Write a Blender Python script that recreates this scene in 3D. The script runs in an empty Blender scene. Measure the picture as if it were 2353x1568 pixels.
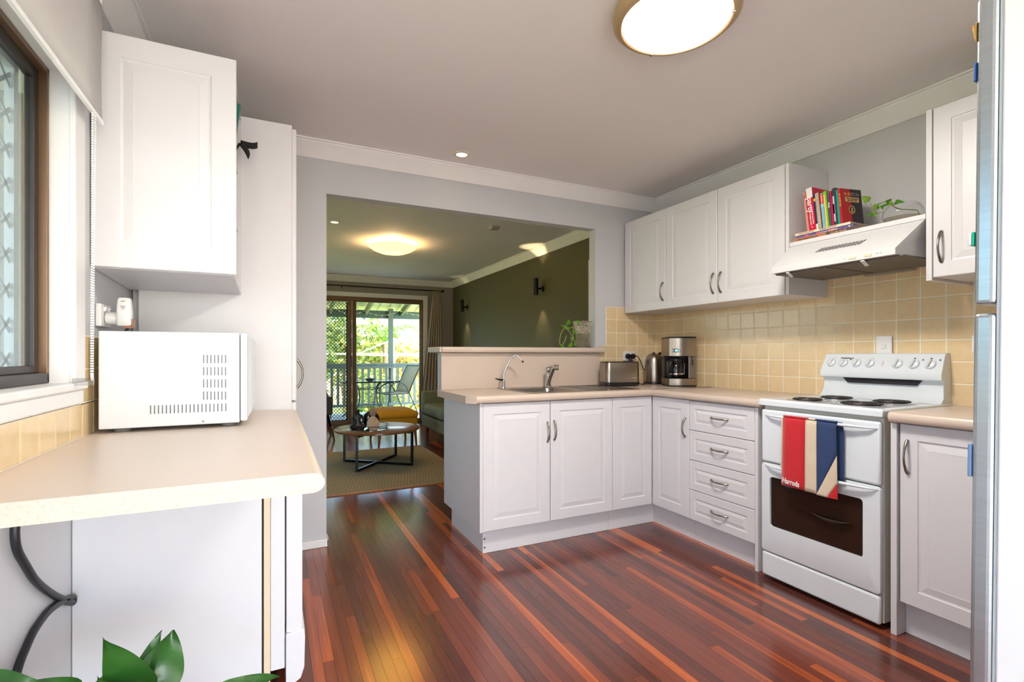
import bpy, bmesh, math, random
from mathutils import Vector, Matrix
R = math.radians
random.seed(7)
scene = bpy.context.scene
COL = scene.collection

# ------------------------------------------------------------------ camera
F_PX, YAW, HOR, H = 1136.84, R(25.79), 814.6, 1.15
cam_d = bpy.data.cameras.new('camera'); cam = bpy.data.objects.new('camera', cam_d); COL.objects.link(cam)
cam.location = (0, 0, H); cam.rotation_euler = (R(90), 0, -YAW)
cam_d.sensor_width = 36.0; cam_d.sensor_fit = 'HORIZONTAL'
cam_d.lens = F_PX / 2353 * 36.0
cam_d.shift_y = (HOR - 784) / 2353
cam_d.clip_start = 0.03; cam_d.clip_end = 300
scene.camera = cam

# ------------------------------------------------------------------ sky, sun, exposure
scene.view_settings.view_transform = 'Standard'; scene.view_settings.look = 'None'
scene.view_settings.gamma = 1.0; scene.view_settings.use_curve_mapping = False
scene.view_settings.exposure = 0.56
world = bpy.data.worlds.new('world'); scene.world = world; world.use_nodes = True
wn = world.node_tree; wn.nodes.clear()
w_out = wn.nodes.new('ShaderNodeOutputWorld'); w_bg = wn.nodes.new('ShaderNodeBackground')
w_sky = wn.nodes.new('ShaderNodeTexSky'); w_sky.sky_type = 'NISHITA'; w_sky.sun_disc = False
w_sky.sun_elevation = R(55); w_sky.sun_rotation = R(150); w_sky.air_density = 0.9; w_sky.dust_density = 2.5; w_sky.ozone_density = 0.6
w_bg.inputs['Strength'].default_value = 1.3
wn.links.new(w_sky.outputs[0], w_bg.inputs['Color']); wn.links.new(w_bg.outputs[0], w_out.inputs['Surface'])
sun_d = bpy.data.lights.new('sun', 'SUN'); sun_d.energy = 9.0; sun_d.angle = R(1.0); sun_d.color = (1, .96, .88)
sun = bpy.data.objects.new('sun', sun_d); COL.objects.link(sun)
sun.location = (6, -6, 12)
sun.rotation_euler = Vector((-.42, .30, -.86)).to_track_quat('-Z', 'Y').to_euler()

# ------------------------------------------------------------------ helpers
SY, CY = math.sin(YAW), math.cos(YAW)
def ray(u, v):
    a = (u - 1176.5) / F_PX
    return Vector((SY + a*CY, CY - a*SY, (HOR - v) / F_PX))
def at_x(u, v, x): r = ray(u, v); return r * (x / r.x) + Vector((0, 0, H))
def at_y(u, v, y): r = ray(u, v); return r * (y / r.y) + Vector((0, 0, H))
def at_z(u, v, z): r = ray(u, v); return r * ((z - H) / r.z) + Vector((0, 0, H))

def lin(c):
    out = []
    for k in c[:3]:
        k = k / 255.0
        out.append(k / 12.92 if k <= 0.04045 else ((k + 0.055) / 1.055) ** 2.4)
    return (*out, 1.0)

MATS = {}
def M(name, rgb, rough=.5, metal=0.0, var=.04, scale=14, bump=0.0, bscale=80, coat=0.0, spec=.5, emis=None, estr=0.0, trans=0.0, sheen=0.0, stretch=None, transl=0.0):
    """procedural principled material: base colour broken up by noise, optional fine relief"""
    if name in MATS: return MATS[name]
    m = bpy.data.materials.new(name); m.use_nodes = True; nt = m.node_tree
    p = nt.nodes['Principled BSDF']
    tc = nt.nodes.new('ShaderNodeTexCoord'); n = nt.nodes.new('ShaderNodeTexNoise'); n.inputs['Scale'].default_value = scale
    n.inputs['Detail'].default_value = 4
    src = tc.outputs['Object']
    if stretch:
        mp = nt.nodes.new('ShaderNodeMapping'); mp.inputs['Scale'].default_value = stretch
        nt.links.new(src, mp.inputs[0]); src = mp.outputs[0]
    nt.links.new(src, n.inputs['Vector'])
    mx = nt.nodes.new('ShaderNodeMix'); mx.data_type = 'RGBA'
    c = lin(rgb)
    mx.inputs['A'].default_value = tuple(max(0, k*(1-var*2)) for k in c[:3]) + (1,)
    mx.inputs['B'].default_value = tuple(min(1, k*(1+var*2)) for k in c[:3]) + (1,)
    nt.links.new(n.outputs['Fac'], mx.inputs['Factor']); nt.links.new(mx.outputs['Result'], p.inputs['Base Color'])
    p.inputs['Roughness'].default_value = rough; p.inputs['Metallic'].default_value = metal
    p.inputs['Specular IOR Level'].default_value = spec
    if coat: p.inputs['Coat Weight'].default_value = coat; p.inputs['Coat Roughness'].default_value = .08
    if trans: p.inputs['Transmission Weight'].default_value = trans
    if sheen: p.inputs['Sheen Weight'].default_value = sheen
    if emis is not None:
        p.inputs['Emission Color'].default_value = lin(emis); p.inputs['Emission Strength'].default_value = estr
    if bump:
        n2 = nt.nodes.new('ShaderNodeTexNoise'); n2.inputs['Scale'].default_value = bscale; n2.inputs['Detail'].default_value = 3
        nt.links.new(src, n2.inputs['Vector'])
        b = nt.nodes.new('ShaderNodeBump'); b.inputs['Strength'].default_value = bump; b.inputs['Distance'].default_value = .002
        nt.links.new(n2.outputs['Fac'], b.inputs['Height']); nt.links.new(b.outputs[0], p.inputs['Normal'])
    if transl:
        tr = nt.nodes.new('ShaderNodeBsdfTranslucent'); ms = nt.nodes.new('ShaderNodeMixShader'); ms.inputs[0].default_value = transl
        nt.links.new(mx.outputs['Result'], tr.inputs[0]); nt.links.new(p.outputs[0], ms.inputs[1]); nt.links.new(tr.outputs[0], ms.inputs[2])
        nt.links.new(ms.outputs[0], nt.nodes['Material Output'].inputs[0])
    MATS[name] = m
    return m

def pane_mat(name, tint=(245, 250, 248), refl=1.0, rough=0.0):
    """thin window glass: clear with a Fresnel reflection"""
    if name in MATS: return MATS[name]
    m = bpy.data.materials.new(name); m.use_nodes = True; nt = m.node_tree; nt.nodes.clear()
    o = nt.nodes.new('ShaderNodeOutputMaterial'); t = nt.nodes.new('ShaderNodeBsdfTransparent'); g = nt.nodes.new('ShaderNodeBsdfGlossy')
    t.inputs[0].default_value = lin(tint); g.inputs['Roughness'].default_value = rough
    fr = nt.nodes.new('ShaderNodeLayerWeight'); fr.inputs['Blend'].default_value = .5      # Facing: 1 at grazing, same from both sides
    pw = nt.nodes.new('ShaderNodeMath'); pw.operation = 'POWER'; pw.inputs[1].default_value = 4.0
    ml = nt.nodes.new('ShaderNodeMath'); ml.operation = 'MULTIPLY_ADD'; ml.inputs[1].default_value = .8*refl; ml.inputs[2].default_value = .04*refl; ml.use_clamp = True
    mx = nt.nodes.new('ShaderNodeMixShader')
    nt.links.new(fr.outputs['Facing'], pw.inputs[0]); nt.links.new(pw.outputs[0], ml.inputs[0]); nt.links.new(ml.outputs[0], mx.inputs[0]); nt.links.new(t.outputs[0], mx.inputs[1]); nt.links.new(g.outputs[0], mx.inputs[2])
    nt.links.new(mx.outputs[0], o.inputs[0]); MATS[name] = m
    return m

class MB:
    """collects shapes, then links them as ONE mesh object"""
    def __init__(s, xf=None): s.v = []; s.f = []; s.m = []; s.xf = xf; s.cur = 0
    def add(s, vs, fs):
        o = len(s.v); s.v += [tuple(v) for v in vs]; s.f += [tuple(i+o for i in f) for f in fs]; s.m += [s.cur]*len(fs); return s
    def box(s, x0, x1, y0, y1, z0, z1):
        if x0 > x1: x0, x1 = x1, x0
        if y0 > y1: y0, y1 = y1, y0
        if z0 > z1: z0, z1 = z1, z0
        v = [(x0,y0,z0),(x1,y0,z0),(x1,y1,z0),(x0,y1,z0),(x0,y0,z1),(x1,y0,z1),(x1,y1,z1),(x0,y1,z1)]
        return s.add(v, [(0,3,2,1),(4,5,6,7),(0,1,5,4),(1,2,6,5),(2,3,7,6),(3,0,4,7)])
    def obox(s, c, sx, sy, sz, mat):
        """box of half sizes about c, turned by mat"""
        v = [Vector(c) + mat @ Vector((a*sx, b*sy, d*sz)) for d in (-1,1) for a,b in ((-1,-1),(1,-1),(1,1),(-1,1))]
        return s.add(v, [(0,3,2,1),(4,5,6,7),(0,1,5,4),(1,2,6,5),(2,3,7,6),(3,0,4,7)])
    def prism(s, poly, axis, a, b):
        n = len(poly)
        def P(p, t):
            if axis == 'x': return (t, p[0], p[1])
            if axis == 'y': return (p[0], t, p[1])
            return (p[0], p[1], t)
        v = [P(p, a) for p in poly] + [P(p, b) for p in poly]
        f = [(i, (i+1) % n, n+(i+1) % n, n+i) for i in range(n)]
        f += [tuple(range(n))[::-1], tuple(range(n, 2*n))]
        return s.add(v, f)
    def rings(s, rings, cap0=True, cap1=True, closed=True):
        n = len(rings[0]); v = [p for r in rings for p in r]; f = []
        for k in range(len(rings)-1):
            for i in range(n if closed else n-1):
                j = (i+1) % n
                f.append((k*n+i, k*n+j, (k+1)*n+j, (k+1)*n+i))
        if cap0: f.append(tuple(range(n))[::-1])
        if cap1: f.append(tuple(range((len(rings)-1)*n, len(rings)*n)))
        return s.add(v, f)
    def tube(s, pts, r, seg=8, cap=True, flat=None):
        pts = [Vector(p) for p in pts]; n = len(pts)
        rs = r if isinstance(r, (list, tuple)) else [r]*n
        t0 = (pts[1]-pts[0]).normalized(); up = Vector((0,0,1)) if abs(t0.z) < .9 else Vector((1,0,0))
        nx = t0.cross(up).normalized(); rings = []
        for i, p in enumerate(pts):
            t = (pts[min(i+1, n-1)] - pts[max(i-1, 0)]).normalized()
            nx = (nx - t*nx.dot(t)).normalized(); ny = t.cross(nx)
            fl = flat if flat else 1.0
            rings.append([p + nx*rs[i]*math.cos(2*math.pi*k/seg) + ny*rs[i]*fl*math.sin(2*math.pi*k/seg) for k in range(seg)])
        return s.rings(rings, cap, cap)
    def lathe(s, prof, c=(0,0,0), seg=24, axis='z', cap0=True, cap1=True, sx=1.0, sy=1.0):
        rings = []
        for r, h in prof:
            ring = []
            for k in range(seg):
                a = 2*math.pi*k/seg; p = (r*math.cos(a)*sx, r*math.sin(a)*sy)
                if axis == 'z': q = (c[0]+p[0], c[1]+p[1], c[2]+h)
                elif axis == 'x': q = (c[0]+h, c[1]+p[0], c[2]+p[1])
                else: q = (c[0]+p[1], c[1]+h, c[2]+p[0])
                ring.append(q)
            rings.append(ring)
        return s.rings(rings, cap0, cap1)
    def sphere(s, c, r, seg=10, rings=6, sz=1.0):
        pr = [(max(1e-4, r*math.sin(math.pi*i/rings)), -r*sz*math.cos(math.pi*i/rings)) for i in range(rings+1)]
        return s.lathe(pr, c, seg)
    def grid(s, fn, nu, nv):
        """open surface fn(u,v), u,v in 0..1"""
        v = [fn(i/nu, j/nv) for j in range(nv+1) for i in range(nu+1)]
        f = [(j*(nu+1)+i, j*(nu+1)+i+1, (j+1)*(nu+1)+i+1, (j+1)*(nu+1)+i) for j in range(nv) for i in range(nu)]
        return s.add(v, f)
    def build(s, name, mat, parent=None, bevel=0.0, smooth=False, ang=40, local=False, seg=2, solid=0.0):
        me = bpy.data.meshes.new(name)
        vs = [tuple(s.xf @ Vector(v)) for v in s.v] if s.xf else s.v
        me.from_pydata(vs, [], s.f); me.update()
        mats = mat if isinstance(mat, (list, tuple)) else [mat]
        for mm in mats: me.materials.append(mm)
        if len(mats) > 1:
            for p, i in zip(me.polygons, s.m): p.material_index = i
        bm = bmesh.new(); bm.from_mesh(me); bmesh.ops.recalc_face_normals(bm, faces=bm.faces); bm.to_mesh(me); bm.free()
        if smooth:
            for p in me.polygons: p.use_smooth = True
            me.set_sharp_from_angle(angle=R(ang))
        o = bpy.data.objects.new(name, me); COL.objects.link(o)
        if parent: attach(o, parent, local)
        if solid:
            sd = o.modifiers.new('solid', 'SOLIDIFY'); sd.thickness = solid; sd.offset = 0
        if bevel:
            b = o.modifiers.new('bevel', 'BEVEL'); b.width = bevel; b.segments = seg; b.limit_method = 'ANGLE'; b.angle_limit = R(35)
        return o

def wm(o):
    m = o.matrix_basis.copy()
    p = o.parent
    while p:
        m = p.matrix_basis @ (o.matrix_parent_inverse @ m); o = p; p = p.parent
    return m
def attach(o, parent, local=False):
    o.parent = parent
    if not local: o.matrix_parent_inverse = wm(parent).inverted()

def tag(o, label=None, cat=None, group=None, kind=None):
    if label: o['label'] = label
    if cat: o['category'] = cat
    if group: o['group'] = group
    if kind: o['kind'] = kind
    return o
def thing(name, label, cat, loc=(0,0,0), rotz=0.0, group=None):
    o = bpy.data.objects.new(name, None); COL.objects.link(o); o.empty_display_size = .05
    o.location = loc; o.rotation_euler = (0, 0, rotz)
    return tag(o, label, cat, group)
def struct(name, mb, mat, bevel=0.0, parent=None, smooth=False, label=None):
    o = mb.build(name, mat, parent, bevel=bevel, smooth=smooth)
    if not parent: tag(o, label, None, None, 'structure')
    return o
def copy_tree(o, parent=None):
    c = o.copy(); COL.objects.link(c)
    if parent: c.parent = parent
    for ch in [k for k in bpy.data.objects if k.parent == o]: copy_tree(ch, c)
    return c

def text_mesh(name, body, size, mat, xf, parent, depth=.0004, bold=0.0, align='CENTER', shear=0.0, sx=1.0):
    cu = bpy.data.curves.new(name, 'FONT'); cu.body = body; cu.size = size; cu.extrude = depth; cu.align_x = align; cu.align_y = 'CENTER'
    cu.offset = bold; cu.shear = shear; cu.resolution_u = 3
    tmp = bpy.data.objects.new('tmp_text', cu); COL.objects.link(tmp)
    dg = bpy.context.evaluated_depsgraph_get(); me = bpy.data.meshes.new_from_object(tmp.evaluated_get(dg))
    bpy.data.objects.remove(tmp); bpy.data.curves.remove(cu)
    me.transform(xf @ Matrix.Diagonal((sx, 1, 1, 1))); me.materials.clear(); me.materials.append(mat); me.name = name
    o = bpy.data.objects.new(name, me); COL.objects.link(o); attach(o, parent)
    return o
def frame(origin, xdir, ydir):
    """matrix whose local x,y span a print surface"""
    x = Vector(xdir).normalized(); y = Vector(ydir); y = (y - x*y.dot(x)).normalized(); z = x.cross(y)
    m = Matrix((x, y, z)).transposed().to_4x4(); m.translation = Vector(origin); return m
FACE_NX = Matrix.Rotation(R(-90), 4, 'Z')      # local front (-y) turned to face -X; local x runs to -Y

# ------------------------------------------------------------------ materials
W_CAB = M('cabinet_white', (218, 216, 218), .38, var=.012, bump=.03, bscale=220)
W_PAINT = M('white_paint', (232, 231, 230), .45, var=.015)
W_CEIL = M('ceiling_paint', (243, 238, 234), .75, var=.012, scale=3)
W_WALL = M('grey_wall_paint', (200, 200, 202), .6, var=.015, scale=4, bump=.05, bscale=120)
W_CORN = M('cornice_paint', (244, 241, 239), .55, var=.01)
W_ENAM = M('white_enamel', (224, 230, 234), .18, var=.008, coat=.3)
W_PLAS = M('white_plastic', (228, 227, 225), .35, var=.01)
CREAM = M('cream_side', (215, 209, 197), .4, var=.02)
BENCH = M('laminate_bench', (207, 188, 172), .32, var=.03, scale=160, bump=.02, bscale=260)
STEEL = M('brushed_steel', (178, 174, 168), .26, 1.0, var=.10, scale=6, stretch=(1, 1, 60))
STEEL_V = M('brushed_steel_vertical', (164, 154, 144), .3, 1.0, var=.12, scale=40, stretch=(14, 14, .15))
CHROME = M('chrome', (205, 208, 210), .08, 1.0, var=.01)
PEWTER = M('pewter_handle', (150, 143, 132), .28, 1.0, var=.05)
BLACK = M('black_plastic', (24, 24, 26), .35, var=.1)
DARK = M('dark_gap', (30, 29, 30), .8, var=.1)
DKGLASS = M('dark_glass', (24, 18, 16), .06, var=.05, coat=.5)
BLKMETAL = M('black_metal', (18, 18, 20), .35, .3, var=.1)
GLASS = pane_mat('clear_glass')
# ================================================================== the setting
XL, XR, YB, YF, ZC = -.525, 2.84, 3.155, 8.25, 2.40      # left wall, right wall, kitchen back wall, living-room far wall, ceiling
YB2 = 3.236
# ---- floor planks
def plank_material():
    m = bpy.data.materials.new('hardwood_plank'); m.use_nodes = True; nt = m.node_tree; p = nt.nodes['Principled BSDF']
    N = nt.nodes.new; L = nt.links.new
    oi = N('ShaderNodeObjectInfo'); ge = N('ShaderNodeNewGeometry'); tc = N('ShaderNodeTexCoord')
    ad = N('ShaderNodeMath'); ad.operation = 'ADD'; L(oi.outputs['Random'], ad.inputs[0]); L(ge.outputs['Random Per Island'], ad.inputs[1])
    fr = N('ShaderNodeMath'); fr.operation = 'FRACT'; L(ad.outputs[0], fr.inputs[0])
    ramp = N('ShaderNodeValToRGB'); e = ramp.color_ramp.elements
    stops = [(0, (80, 43, 37)), (.2, (95, 50, 42)), (.45, (109, 56, 44)), (.68, (121, 61, 45)), (.84, (140, 69, 45)), (.93, (172, 84, 44)), (1, (190, 100, 52))]
    e[0].position = 0; e[0].color = lin(stops[0][1]); e[1].position = 1; e[1].color = lin(stops[-1][1])
    for q, c in stops[1:-1]:
        k = e.new(q); k.color = lin(c)
    # grain runs along the boards (Y); world position plus a per-board offset
    geo = ge.outputs['Position']
    off = N('ShaderNodeVectorMath'); off.operation = 'SCALE'; off.inputs[0].default_value = (37, 91, 0); L(fr.outputs[0], off.inputs['Scale'])
    av = N('ShaderNodeVectorMath'); av.operation = 'ADD'; L(geo, av.inputs[0]); L(off.outputs[0], av.inputs[1])
    mp = N('ShaderNodeMapping'); mp.inputs['Scale'].default_value = (28, 1.1, 1); L(av.outputs[0], mp.inputs[0])
    n1 = N('ShaderNodeTexNoise'); n1.inputs['Scale'].default_value = 1.0; n1.inputs['Detail'].default_value = 3; n1.inputs['Distortion'].default_value = .25; L(mp.outputs[0], n1.inputs['Vector'])
    # streaks of sapwood: shift the ramp position by the grain
    sub = N('ShaderNodeMath'); sub.operation = 'MULTIPLY_ADD'; sub.inputs[1].default_value = .5; sub.inputs[2].default_value = -.25; L(n1.outputs['Fac'], sub.inputs[0])
    pos = N('ShaderNodeMath'); pos.operation = 'ADD'; pos.use_clamp = True; L(fr.outputs[0], pos.inputs[0]); L(sub.outputs[0], pos.inputs[1]); L(pos.outputs[0], ramp.inputs[0])
    mp2 = N('ShaderNodeMapping'); mp2.inputs['Scale'].default_value = (300, 6, 1); L(av.outputs[0], mp2.inputs[0])
    n2 = N('ShaderNodeTexNoise'); n2.inputs['Scale'].default_value = 1.0; n2.inputs['Detail'].default_value = 2; L(mp2.outputs[0], n2.inputs['Vector'])
    mr = N('ShaderNodeMapRange'); mr.inputs['To Min'].default_value = .78; mr.inputs['To Max'].default_value = 1.18; L(n2.outputs['Fac'], mr.inputs['Value'])
    mul = N('ShaderNodeVectorMath'); mul.operation = 'SCALE'; L(ramp.outputs[0], mul.inputs[0]); L(mr.outputs[0], mul.inputs['Scale'])
    L(mul.outputs[0], p.inputs['Base Color'])
    n3 = N('ShaderNodeTexNoise'); n3.inputs['Scale'].default_value = 3; n3.inputs['Detail'].default_value = 5; L(geo, n3.inputs['Vector'])
    r2 = N('ShaderNodeMapRange'); r2.inputs['To Min'].default_value = .17; r2.inputs['To Max'].default_value = .21; L(n3.outputs['Fac'], r2.inputs['Value']); L(r2.outputs[0], p.inputs['Roughness'])
    p.inputs['Coat Weight'].default_value = .4; p.inputs['Coat Roughness'].default_value = .16
    bp = N('ShaderNodeBump'); bp.inputs['Strength'].default_value = .06; bp.inputs['Distance'].default_value = .002; L(n2.outputs['Fac'], bp.inputs['Height']); L(bp.outputs[0], p.inputs['Normal'])
    return m
PLANK = plank_material()
floor = struct('floor', MB().box(-2.35, 2.95, -.9, YF+.1, -.06, -.012), M('floor_underlay', (34, 20, 16), .9), label='polished dark red hardwood strip floor')
PW = .0393
um = MB(); um.box(-.5, .5, -.5, .5, -1, 0)
unit = um.build('plank', PLANK); plank_me = unit.data; bpy.data.objects.remove(unit)
rnd = random.Random(11); planks = []
ncol = int((2.84 - .1285) / PW)
for k in range(-60, ncol + 1):
    x0 = .1285 + k*PW; x1 = min(x0 + PW, 2.84)
    if x1 < -2.25: continue
    kitchen = x0 > XL - .05
    y = -.8 if kitchen else YB2
    y -= rnd.uniform(0, 1.2); first = True
    while y < YF - .02:
        ln = rnd.choice([.5, .8, 1.1, 1.5, 1.9, 2.3, 2.8]) * rnd.uniform(.85, 1.15)
        a = max(y, -.8 if kitchen else YB2); b = min(y + ln, YF - .005); y += ln
        if b - a > .03: planks.append((x0, x1, a, b))
def pscore(q):
    x0, x1, a, b = q; s = 0; n = 8
    for i in range(n):
        yy = a + (b-a)*(i+.5)/n; xx = (x0+x1)/2
        d = xx*SY + yy*CY
        if d < .3: continue
        u = 1176.5 + (xx*CY - yy*SY)/d*F_PX; v = HOR + H/d*F_PX
        if not (690 < u < 2230 and v < 1580): continue
        if xx > 2.35 or (xx > 1.09 and 2.64 < yy) or (yy > 3.1 and xx < .3) or (xx < .1): continue
        if xx < 1.66 and 4.24 < yy < 6.1: continue
        s += (b-a)/n*PW/d**3
    return s
planks.sort(key=pscore, reverse=True)
for x0, x1, a, b in planks[:285]:
    o = bpy.data.objects.new('plank', plank_me); COL.objects.link(o)
    o.scale = (x1-x0-.0007, b-a-.0008, .012); o.location = ((x0+x1)/2, (a+b)/2, 0); attach(o, floor)
sm = MB()
for x0, x1, a, b in planks[285:]: sm.box(x0+.0004, x1-.0004, a+.0005, b-.0005, -.012, 0)
tag(sm.build('remaining_planks', PLANK, floor), kind='stuff')

# ---- ceiling and walls
struct('ceiling', MB().box(-2.35, 2.95, -5.2, YF+.1, ZC, ZC+.12), W_CEIL, label='plain off-white plaster ceiling with an added overhang blocking skylight behind the camera')  # reaches far behind the camera: added overhang that holds back skylight
wr = struct('wall_right', MB().box(XR, XR+.1, -.9, YB2, 0, ZC), W_WALL, label='pale grey kitchen wall behind the stove')
GREENW = M('dark_olive_paint', (84, 79, 57), .55, var=.03, scale=6, bump=.04)
struct('wall_living_right', MB().box(XR, XR+.1, YB2, 4.02, 2.0, ZC).box(XR, XR+.1, 4.02, YF, 0, ZC).box(XR, XR+.1, YB2, 3.3, 0, 2.0), GREENW, label='dark olive feature wall of the living room')
wb = struct('wall_back', MB().box(XL-.1, .289, YB, YB2, 0, ZC).box(.289, 2.238, YB, YB2, 2.115, ZC).box(2.238, XR, YB, YB2, 0, ZC), W_WALL, label='pale grey wall around the wide opening')
struct('wall_half', MB().box(1.106, 2.238, YB, YB2, 0, .1415).box(1.0655, 2.238, YB, YB2, .1415, .872).box(1.003, 2.238, YB, YB2, .872, 1.16), W_WALL, label='low wall under the breakfast ledge')
WY0, WY1, WZ0, WZ1 = .55, 1.818, 1.069, 1.95            # kitchen window
wl = struct('wall_left', MB().box(XL-.1, XL, -.9, WY0-.02, 0, ZC).box(XL-.1, XL, WY1+.0125, YB, 0, ZC).box(XL-.1, XL, WY0-.02, WY1+.0125, 0, WZ0-.023).box(XL-.1, XL, WY0-.02, WY1+.0125, WZ1+.0125, ZC), W_WALL, label='grey wall with the kitchen window')
TAUPE = M('taupe_wall_paint', (150, 143, 134), .6, var=.02, scale=4)
DX0, DX1, DZ1 = -.45, 2.30, 2.075                       # sliding door opening
struct('wall_far', MB().box(-2.35, DX0, YF, YF+.1, 0, ZC).box(DX1, XR+.1, YF, YF+.1, 0, ZC).box(DX0, DX1, YF, YF+.1, DZ1, ZC), TAUPE, label='taupe living room wall around the sliding door')
struct('wall_living_left', MB().box(-2.35, -2.25, YB2, 4.3, 0, ZC).box(-2.35, -2.25, 7.2, YF, 0, ZC).box(-2.35, -2.25, 4.3, 7.2, 0, .7).box(-2.35, -2.25, 4.3, 7.2, 2.15, ZC), TAUPE, label='left wall of the living room with an opening added for daylight')  # opening added in this unseen wall to let daylight in
w2 = struct('added_window', MB().box(-2.33, -2.27, 4.3, 4.35, .7, 2.15).box(-2.33, -2.27, 7.15, 7.2, .7, 2.15).box(-2.33, -2.27, 4.35, 7.15, .7, .75).box(-2.33, -2.27, 4.35, 7.15, 2.10, 2.15).box(-2.33, -2.27, 5.72, 5.78, .75, 2.10), W_PAINT, label='unseen white framed window added to the left living room wall for daylight')  # unseen window, added to bring side daylight into the living room
for a, b in ((4.35, 5.72), (5.78, 7.15)): MB().box(-2.302, -2.298, a, b, .75, 2.10).build('pane', GLASS, w2)
struct('wall_living_near', MB().box(-2.25, XL-.1, YB, YB2, 0, ZC), TAUPE, label='near wall of the living room')
struct('wall_near', MB().box(1.10, XR, -.40, -.30, 0, ZC), W_WALL, label='grey wall behind the fridge')
struct('patio', MB().box(-12, 14, -14, -.9, -.16, -.06), M('pale_bounce_slab', (196, 190, 180), .8, var=.06, scale=3), label='pale slab behind the camera, added to bounce sunlight indoors')  # added slab out of view; its sunlit top bounces light up to the ceiling
# ---- cornices
def cove(sgn): return [(0, 2.312), (.01*sgn, 2.312), (.022*sgn, 2.328), (.045*sgn, 2.357), (.068*sgn, 2.378), (.076*sgn, 2.386), (.076*sgn, 2.392), (.09*sgn, 2.392), (.09*sgn, ZC), (0, ZC)]
def cx(name, x, sgn, y0, y1, label): struct(name, MB().prism([(x+d, z) for d, z in cove(sgn)], 'y', y0, y1), W_CORN, smooth=True, label=label)
def cy(name, y, sgn, x0, x1, label): struct(name, MB().prism([(y+d, z) for d, z in cove(sgn)], 'x', x0, x1), W_CORN, smooth=True, label=label)
cy('trim_1', YB, -1, XL, XR, 'white cove cornice over the wide opening')
cx('trim_2', XR, -1, -.45, YB, 'white cove cornice above the wall cupboards')
cx('trim_3', XL, 1, -.9, YB, 'white cove cornice above the roller blind')
cy('trim_4', YF, -1, -2.25, XR, 'white cove cornice above the curtain rod')
cx('trim_5', XR, -1, YB2, YF, 'white cove cornice along the dark olive wall')
cy('trim_6', YB2, 1, -2.25, XR, 'white cove cornice on the living room side of the opening')
struct('baseboard_back', MB().box(.10, .302, YB-.014, YB, 0, .045).box(.289, .302, YB-.014, YB2, 0, .045), W_PAINT, bevel=.004, label='low white skirting at the foot of the wall pier')
struct('baseboard_living', MB().box(DX1+.08, XR, YF-.014, YF, 0, .09).box(XR-.014, XR, 4.1, YF, 0, .09), W_PAINT, bevel=.004, label='white skirting of the living room')

# ---- wall tiles: each tile is a piece on its wall
def tile_material():
    m = bpy.data.materials.new('cream_tile'); m.use_nodes = True; nt = m.node_tree; p = nt.nodes['Principled BSDF']; N = nt.nodes.new; L = nt.links.new
    oi = N('ShaderNodeObjectInfo'); ge = N('ShaderNodeNewGeometry'); n = N('ShaderNodeTexNoise'); n.inputs['Scale'].default_value = 26; n.inputs['Detail'].default_value = 5; n.inputs['Distortion'].default_value = .8
    L(ge.outputs['Position'], n.inputs['Vector'])
    mx = N('ShaderNodeMix'); mx.data_type = 'RGBA'; mx.inputs['A'].default_value = lin((220, 192, 146)); mx.inputs['B'].default_value = lin((235, 211, 168)); L(n.outputs['Fac'], mx.inputs['Factor'])
    mr = N('ShaderNodeMapRange'); mr.inputs['To Min'].default_value = .95; mr.inputs['To Max'].default_value = 1.04; L(oi.outputs['Random'], mr.inputs['Value'])
    sc = N('ShaderNodeVectorMath'); sc.operation = 'SCALE'; L(mx.outputs['Result'], sc.inputs[0]); L(mr.outputs[0], sc.inputs['Scale']); L(sc.outputs[0], p.inputs['Base Color'])
    p.inputs['Roughness'].default_value = .2
    n2 = N('ShaderNodeTexNoise'); n2.inputs['Scale'].default_value = 18; L(ge.outputs['Position'], n2.inputs['Vector'])
    b = N('ShaderNodeBump'); b.inputs['Strength'].default_value = .12; b.inputs['Distance'].default_value = .003; L(n2.outputs['Fac'], b.inputs['Height']); L(b.outputs[0], p.inputs['Normal'])
    return m
TILE = tile_material(); GROUT = M('grout', (250, 242, 224), .8)
TP = .1025
def tile_mesh():
    h, b = .5, .03
    mb = MB(); mb.rings([[(-h, -h, 0), (h, -h, 0), (h, h, 0), (-h, h, 0)], [(-h, -h, .6), (h, -h, .6), (h, h, .6), (-h, h, .6)], [(-h+b, -h+b, 1), (h-b, -h+b, 1), (h-b, h-b, 1), (-h+b, h-b, 1)]])
    o = mb.build('tile', TILE); me = o.data; bpy.data.objects.remove(o); return me
TME = tile_mesh()
def tile(parent, mat3, c, w, h):
    o = bpy.data.objects.new('tile', TME); COL.objects.link(o)
    o.matrix_basis = Matrix.Translation(c) @ mat3.to_4x4() @ Matrix.Diagonal((w-.0045, h-.0045, .0018, 1)); attach(o, parent)
TX = Matrix(((0, 0, -1), (-1, 0, 0), (0, 1, 0)))    # normal -X : local x->-Y, y->Z, z->-X
TY = Matrix(((1, 0, 0), (0, 0, -1), (0, 1, 0)))     # normal -Y
TXP = Matrix(((0, 0, 1), (1, 0, 0), (0, 1, 0)))     # normal +X
rows_r = [.911 + TP*i for i in range(0, 8)]
MB().box(XR-.004, XR, .3, YB, .85, 1.60).build('grout_bed', GROUT, wr)
def clip_rows(z0, z1):
    out = []
    for r in rows_r:
        a, b = max(r, z0), min(r+TP, z1)
        if b-a > .02: out.append((a, b))
    return out
yy = 3.1475
cols = [(3.1475, YB)]
while yy > .45: cols.append((yy-TP, yy)); yy -= TP
for a, b in cols[1:]:
    top = 1.60 if 1.05 < (a+b)/2 < 1.80 else 1.545
    for z0, z1 in clip_rows(.905, top): tile(wr, TX, (XR-.004, (a+b)/2, (z0+z1)/2), b-a, z1-z0)
MB().box(2.337, XR-.004, YB-.004, YB, .85, 1.522).box(2.27, 2.337, YB-.004, YB, .85, 1.16).build('grout_bed', GROUT, wb)
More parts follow.
